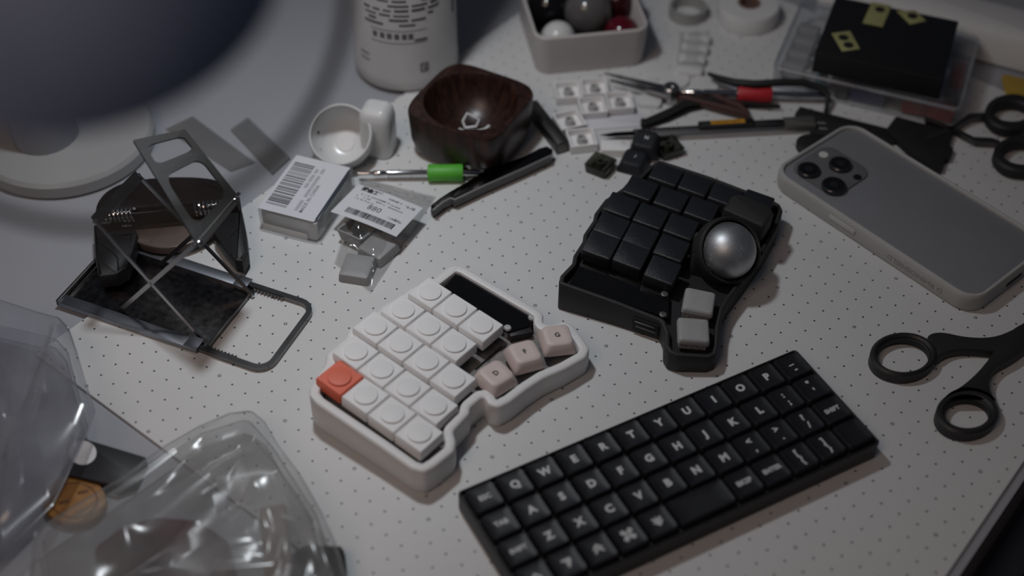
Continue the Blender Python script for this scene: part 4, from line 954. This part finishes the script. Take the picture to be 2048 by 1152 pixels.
# ------------------------------------------------------------------ second scissors, top right
s2 = thing('steel_scissors', 'steel shank scissors with black ring handles in the far right corner', 'scissors', P(1960, 265, 0))
for cx, cy, ox, oy, ix, iy in ((2024, 221, 53, 36, 36, 19), (2047, 304, 59, 37, 40, 22)):
    MB().ringprism(eln(cx, cy, ox, oy, .9), eln(cx, cy, ix, iy, .9), .25, .9, .15).build('ring_handle', BLACKM, s2)
    MB().ringprism(eln(cx, cy + 8, ox - 1, oy - 1, .3), eln(cx, cy + 8, ix + 4, iy + 4, .3), .02, .28, .04).build('ring_core', STEEL, s2)
for pts in ([(1985, 238), (1975, 232), (1940, 234), (1905, 258), (1850, 280)], [(2000, 288), (1985, 283), (1948, 281), (1912, 262), (1850, 240)]):
    MB().loft([[p + Vector((0, -.24, -.2)), p + Vector((0, .24, -.2)), p + Vector((0, .24, .12)), p + Vector((0, -.24, .12))] for p in [P(a, b, .42) for a, b in pts]]).build('shank', STEELD, s2)

# ------------------------------------------------------------------ clear parts box with a black box on top
g0, g1, g3 = P(1548, 122, 2.2), P(1924, 208, 2.2), P(1976, 72, 2.2)
gx = (g1 - g0); GW = gx.length; gx.normalize(); gy = g3 - g1; gy = gy - gx * gy.dot(gx); GH = gy.length; gy.normalize()
GB = frame(((g0.x + gx.x * GW / 2 + gy.x * GH / 2), (g0.y + gx.y * GW / 2 + gy.y * GH / 2), 0), gx, z=(0, 0, 1))
gb = thing('parts_box', 'clear plastic parts box full of small coloured parts', 'box', GB)
MB().prism(rr(GW, GH, .5, 5), .03, 2.2, .15, GB, .15).build('shell', CLEAR, gb)
MB().ringprism(rr(GW + .12, GH + .12, .55, 5), rr(GW - .3, GH - .3, .4, 5), 1.55, 1.75, .05, GB).build('lid_rim', film('frosted_rim', (.85, .87, .9), .35, .2, (.6, .62, .65)), gb)
for k in range(1, 5): MB().box(.06, GH - .5, 1.7, GB @ T(-GW / 2 + GW * k / 5, 0, 1.0), .01).build('divider', CLEAR, gb)
cols = [((.30, .30, .31), .35), ((.035, .035, .10), .4), ((.20, .045, .04), .4), ((.22, .035, .03), .4), ((.30, .29, .30), .4), ((.10, .20, .22), .4), ((.05, .05, .055), .4)]
def small(x, y, sx, sy, sz, c, lab):
    F = GB @ T(x * GW, y * GH, .18 + sz / 2) @ RZ(random.uniform(-.1, .1)); m_ = mat('small_part_%d' % c, *[cols[c][0]], cols[c][1])
    o = MB().box(sx, sy, sz, F, .08).build('small_part', m_); tag(o, lab, 'part', 'small parts inside the clear box')
random.seed(21)
small(.40, -.40, 1.9, .7, 1.0, 3, 'red plastic part in the right front corner of the clear box')
small(.27, -.42, 1.6, .5, .9, 2, 'dark red plastic part at the front of the clear box')
small(.02, -.40, 2.3, .7, 1.3, 1, 'dark blue part at the front of the clear box')
small(-.12, -.42, .9, .6, 1.2, 6, 'dark brown part at the front of the clear box')
small(-.24, -.38, .7, .6, 1.2, 5, 'pale teal part at the front left of the clear box')
small(.44, .10, .9, 2.0, 1.1, 2, 'dark red part along the right side of the clear box')
small(.44, -.20, .9, 1.0, 1.0, 6, 'black part along the right side of the clear box')
for k in range(4): small(-.41, -.30 + k * .19, 1.5, .9, .9, 0, ('pale grey part in the left compartment of the clear box, %s' % ('nearest the front', 'second from the front', 'third from the front', 'at the back')[k]))
r0_, r1_, r3_ = P(1630, 105, 3.7), P(1888, 160, 3.7), P(1700, -2, 3.7)
rx_ = (r1_ - r0_); RW = rx_.length; rx_.normalize(); ry_ = r3_ - r0_; ry_ = ry_ - rx_ * ry_.dot(rx_); RH = ry_.length; ry_.normalize()
RM = frame((r0_.x + rx_.x * RW / 2 + ry_.x * RH / 2, r0_.y + rx_.y * RW / 2 + ry_.y * RH / 2, 2.21), rx_, z=(0, 0, 1))
rb_ = thing('black_box', 'matte black cardboard box with yellow stickers on the clear box', 'box', RM)
MB().prism(rr(RW, RH, .12, 3), .0, 1.49, .06, RM).build('box_body', mat('box_black', (.0045, .0045, .005), .55, bump=.3, bscale=250), rb_)
YEL = mat('pale_yellow', (.30, .30, .13), .6, var=.08)
for cor, holes in (([(1744, 4), (1783, 12), (1765, 54), (1725, 46)], [(1760, 19)]), ([(1793, 22), (1831, 21), (1852, 42), (1820, 49)], [(1825, 32)]), ([(1663, 67), (1700, 62), (1720, 98), (1684, 103)], [(1687, 75), (1697, 90)])):
    s_ = MB().prism(pxl(cor, 3.71), 3.702, 3.73, .01).build('sticker', YEL, rb_)
    for a, b in holes: c = P(a, b, 3.73); MB().lathe([(.34, 3.725), (.34, 3.74)], 24, T(c.x, c.y, 0)).build('punched_hole', BLACKM, s_)

# ------------------------------------------------------------------ far odds and ends
w0, w1 = P(1650, -30, 1.6), P(2120, 90, 1.6); wd_ = (w1 - w0).normalized()
o = MB().prism(rr((w1 - w0).length, 4.4, 1.0, 6), .02, 2.4, .9, frame(((w0.x + w1.x) / 2, (w0.y + w1.y) / 2 + .4, 0), wd_, z=(0, 0, 1))).build('white_wrist_rest', WHITEG); tag(o, 'long rounded white bar along the back right of the desk', 'wrist rest')
o = MB().prism(roundp(pxl([(2004, 150), (2012, 146), (2060, 158), (2070, 190), (2020, 192), (2010, 178)], .2), .15), .01, .12, .03).build('yellow_scrap', mat('yellow_scrap', (.36, .24, .03), .6)); tag(o, 'yellow scrap of plastic above the far scissors', 'scrap')
for k, (a, b, r_) in enumerate(((1375, 22, 1.35),)):
    c = P(a, b, .4); o = MB().lathe([(r_, .02), (r_, .85), (r_ - .22, .85), (r_ - .22, .02), (r_, .02)], 40, T(c.x, c.y, 0), False, False).build('grey_ring', mat('ring_grey', (.30, .30, .295), .4)); tag(o, 'grey plastic ring standing right of the ball tray', 'ring')
c = P(1497, 14, 1.0); rl_ = thing('tape_roll', 'white roll of tape with brown core near the back edge', 'tape', (c.x, c.y, 0))
MB().lathe([(.8, .05), (2.15, .05), (2.2, .3), (2.2, 1.1), (2.1, 1.3), (.8, 1.35)], 48, T(c.x, c.y, 0), False, False).build('roll', WHITEG, rl_)
MB().lathe([(.82, .05), (.82, 1.4), (.6, 1.4), (.6, .05), (.82, .05)], 32, T(c.x, c.y, 0), False, False).build('core', mat('core_brown', (.16, .10, .08), .6), rl_)
bs = thing('blister_strip', 'clear blister strip of white cells right of the ball tray', 'blister strip', P(1385, 112, 0))
for k, (a, b) in enumerate(((1394, 78), (1390, 98), (1384, 119), (1378, 142))):
    c = P(a, b, .3); MB().prism(rr(1.9, 1.0, .3), .02, .55, .2, T(c.x, c.y, 0) @ RZ(-.1)).build('cell', WHITEG, bs)
vs, fs = sheet([(1358, 64), (1420, 64), (1408, 160), (1350, 156)], 10, 16, lambda u, v, p: .02 + .6 * math.sin(math.pi * u) ** .5 * min(1, 6 * min(v, 1 - v))); MB().add(vs, fs).build('film', BAG, bs, ang=180)
for (a, b), lab in (((1312, 142), 'thin white round pad just below the right corner of the tray'), ((1350, 160), 'thin white round pad touching the blister strip'), ((1408, 172), 'thin white round pad beside the bent black hook')):
    c = P(a, b, .1); o = MB().lathe([(.95, .01), (1.0, .1), (.95, .22), (.2, .24)], 32, T(c.x, c.y, 0)).build('foam_pad', WHITEG); tag(o, lab, 'pad', 'white round pads behind the snips')
TAPEM = film('matte_tape', (.85, .85, .85), .35, .3, (.36, .36, .36))
for pts, lab in (([(330, 258), (385, 232), (512, 326), (462, 344)], 'matte translucent tape strip on the desk right of the lamp base'), ([(462, 262), (496, 238), (580, 318), (545, 350)], 'matte translucent tape strip behind the clear barcode case')):
    o = MB().prism(pxl(pts, -.15), -.195, -.16 if 'lamp' in lab else .02, 0).build('tape_strip', TAPEM); tag(o, lab, 'tape')

# ------------------------------------------------------------------ foreground: crumpled plastic bags and what is in and around them
def crumple(g, m, outline, z0, h, seed, ridge=.8, nf=9, ang=2.3, fan=.03, nr=44):
    """thin film over an outline lying at height z0: low pillow with long peaked creases running roughly parallel"""
    o = roundp([xy(P(a, b, z0)) for a, b in outline], .6, 6); n = len(o); cx = sum(p[0] for p in o) / n; cy = sum(p[1] for p in o) / n
    rnd = random.Random(int(seed * 10)); ca, sa = math.cos(ang), math.sin(ang)
    ss = [(p[0] - cx) * ca + (p[1] - cy) * sa for p in o]; lo_, hi_ = min(ss), max(ss)
    cr = [(lo_ + (hi_ - lo_) * (k + rnd.uniform(.15, .85)) / nf, rnd.uniform(-1, 1) * fan * 4, rnd.uniform(.35, 1.0) * (1 if k % 3 else -.8), rnd.uniform(.16, .6), rnd.uniform(0, 50)) for k in range(nf)]
    vs = []; fs = []
    def zz(x, y, t):
        s_ = (x - cx) * ca + (y - cy) * sa; l_ = -(x - cx) * sa + (y - cy) * ca; f = 0; e = 1 - t ** 4
        for c, fa, am, wd, ph in cr:
            d = abs(s_ - c - fa * l_ - .5 * math.sin(l_ * .35 + ph)); f += am * (.55 + .6 * noise.noise(Vector((l_ * .16, ph, 0)))) * math.exp(-(d * d + .01) ** .5 / wd)
        return max(-.12, z0 + h * max(0, e) ** .6 + ridge * f * min(1, .45 + e))
    for j in range(nr + 1):
        t = j / nr
        for p in o: x = cx + (p[0] - cx) * t; y = cy + (p[1] - cy) * t; vs.append((x, y, zz(x, y, t)))
    for j in range(nr):
        for i in range(n): k = j * n + i; k2 = j * n + (i + 1) % n; fs.append((k, k2, k2 + n, k + n))
    MB().add(vs, fs).build('film', m, g, ang=180)
    MB().tube([Vector(v) for v in vs[nr * n:]] + [Vector(vs[nr * n])], .045, 5).build('seam', m, g)
BAG2 = film('loose_bag_film', (.90, .90, .915), .34, .19, (.40, .41, .45), ior=1.65)
BAG3 = film('milky_bag_film', (.93, .93, .93), .26, .20, (.47, .47, .465), ior=1.55)
g = thing('plastic_bag', 'crumpled clear plastic bag at the left edge in front of the metal stand', 'bag', P(30, 850, -.2))
crumple(g, BAG2, [(-160, 590), (0, 604), (70, 622), (118, 640), (138, 660), (152, 700), (172, 770), (191, 826), (172, 872), (140, 935), (112, 985), (60, 1040), (0, 1085), (-160, 1150)], 2.4, .8, 1.7, ridge=1.5, ang=.30, nf=11, fan=.08)
crumple(g, BAG2, [(-160, 640), (0, 652), (112, 678), (136, 706), (160, 800), (176, 858), (160, 900), (105, 1010), (0, 1115), (-160, 1180)], .6, .5, 4.2, ridge=.6, ang=.9, nf=5)
g = thing('plastic_bag', 'crumpled clear plastic bag with dark contents at the bottom edge', 'bag', P(380, 1060, 0))
crumple(g, BAG3, [(70, 1062), (150, 1010), (240, 955), (330, 890), (400, 850), (460, 828), (500, 820), (528, 842), (556, 890), (600, 950), (640, 1020), (672, 1090), (700, 1180), (690, 1300), (380, 1330), (120, 1290), (60, 1160)], 1.5, 1.0, 8.8, ridge=1.5, ang=2.35, nf=16, fan=.07)
crumple(g, BAG3, [(85, 1075), (250, 968), (400, 868), (495, 838), (545, 895), (632, 1030), (690, 1190), (680, 1300), (380, 1330), (120, 1290)], .8, .5, 12.3, ridge=.7, ang=2.6, nf=8, fan=.08)
o = MB().prism(roundp(pxl([(185, 1090), (240, 1050), (310, 1028), (400, 1035), (455, 1075), (470, 1130), (440, 1230), (200, 1240)], 1.1), .5), .02, 1.1, .4).build('dark_pouch', mat('maroon_pouch', (.075, .022, .028), .35, var=.8, scale=55)); tag(o, 'dark maroon pouch inside the bag at the bottom edge', 'pouch')
c0_, c1_ = P(545, 1010, .6), P(560, 1180, .6); d = (c1_ - c0_); o = MB().box(d.length, 1.3, .5, frame((c0_ + c1_) / 2 + Vector((0, 0, -.2)), d, z=(0, 0, 1)), .15).build('tan_strip', mat('tan', (.36, .28, .24), .6)); tag(o, 'tan strip inside the bag at the bottom edge', 'strip')
kb_ = thing('black_connector', 'black plastic connector at the bottom edge under the clear bag', 'connector', P(635, 1130, 0))
q = roundp(pxl([(582, 1105), (610, 1088), (682, 1090), (690, 1105), (690, 1200), (610, 1215), (582, 1180)], 1.0), .12)
MB().prism(q, .02, 1.0, .15).build('housing', BLACKM, kb_); MB().box(.6, 1.8, .4, T(*P(594, 1150, .9)), .08).build('ridge', BLACK, kb_)
nb = thing('black_case', 'flat black case with a round white sticker between the two plastic bags', 'case', P(220, 915, -.2))
MB().prism(roundp(pxl([(140, 868), (172, 878), (292, 914), (272, 960), (236, 972), (120, 945)], .6), .08), -.19, .6, .06).build('body', mat('case_black', (.018, .018, .021), .45), nb)
MB().prism(eln(166, 906, 27, 24, .6), .6, .63, .0).build('round_sticker', WHITEP, nb)
wdd = thing('wooden_token', 'orange brown wooden disc with burnt markings beside the black case', 'disc', P(150, 1000, -.2))
e_ = [Vector((*p, 0)) for p in eln(148, 1000, 64, 48, .3)]
MB().prism([xy(p) for p in e_], -.19, .35, .06).build('disc', wood_mat('token_wood', (.24, .10, .02), (.42, .20, .045), .5, (40, 40, 40)), wdd)
MB().ringprism(eln(148, 1000, 48, 36, .36), eln(148, 1000, 45, 33.5, .36), .345, .365, .002).build('burnt_ring', mat('burnt', (.10, .04, .012), .6), wdd)
for a, b in ((128, 1004), (166, 984)): MB().box(.5, .14, .02, T(*P(a, b, .36)) @ RZ(.3), .005).build('burnt_mark', mat('burnt', (.10, .04, .012), .6), wdd)
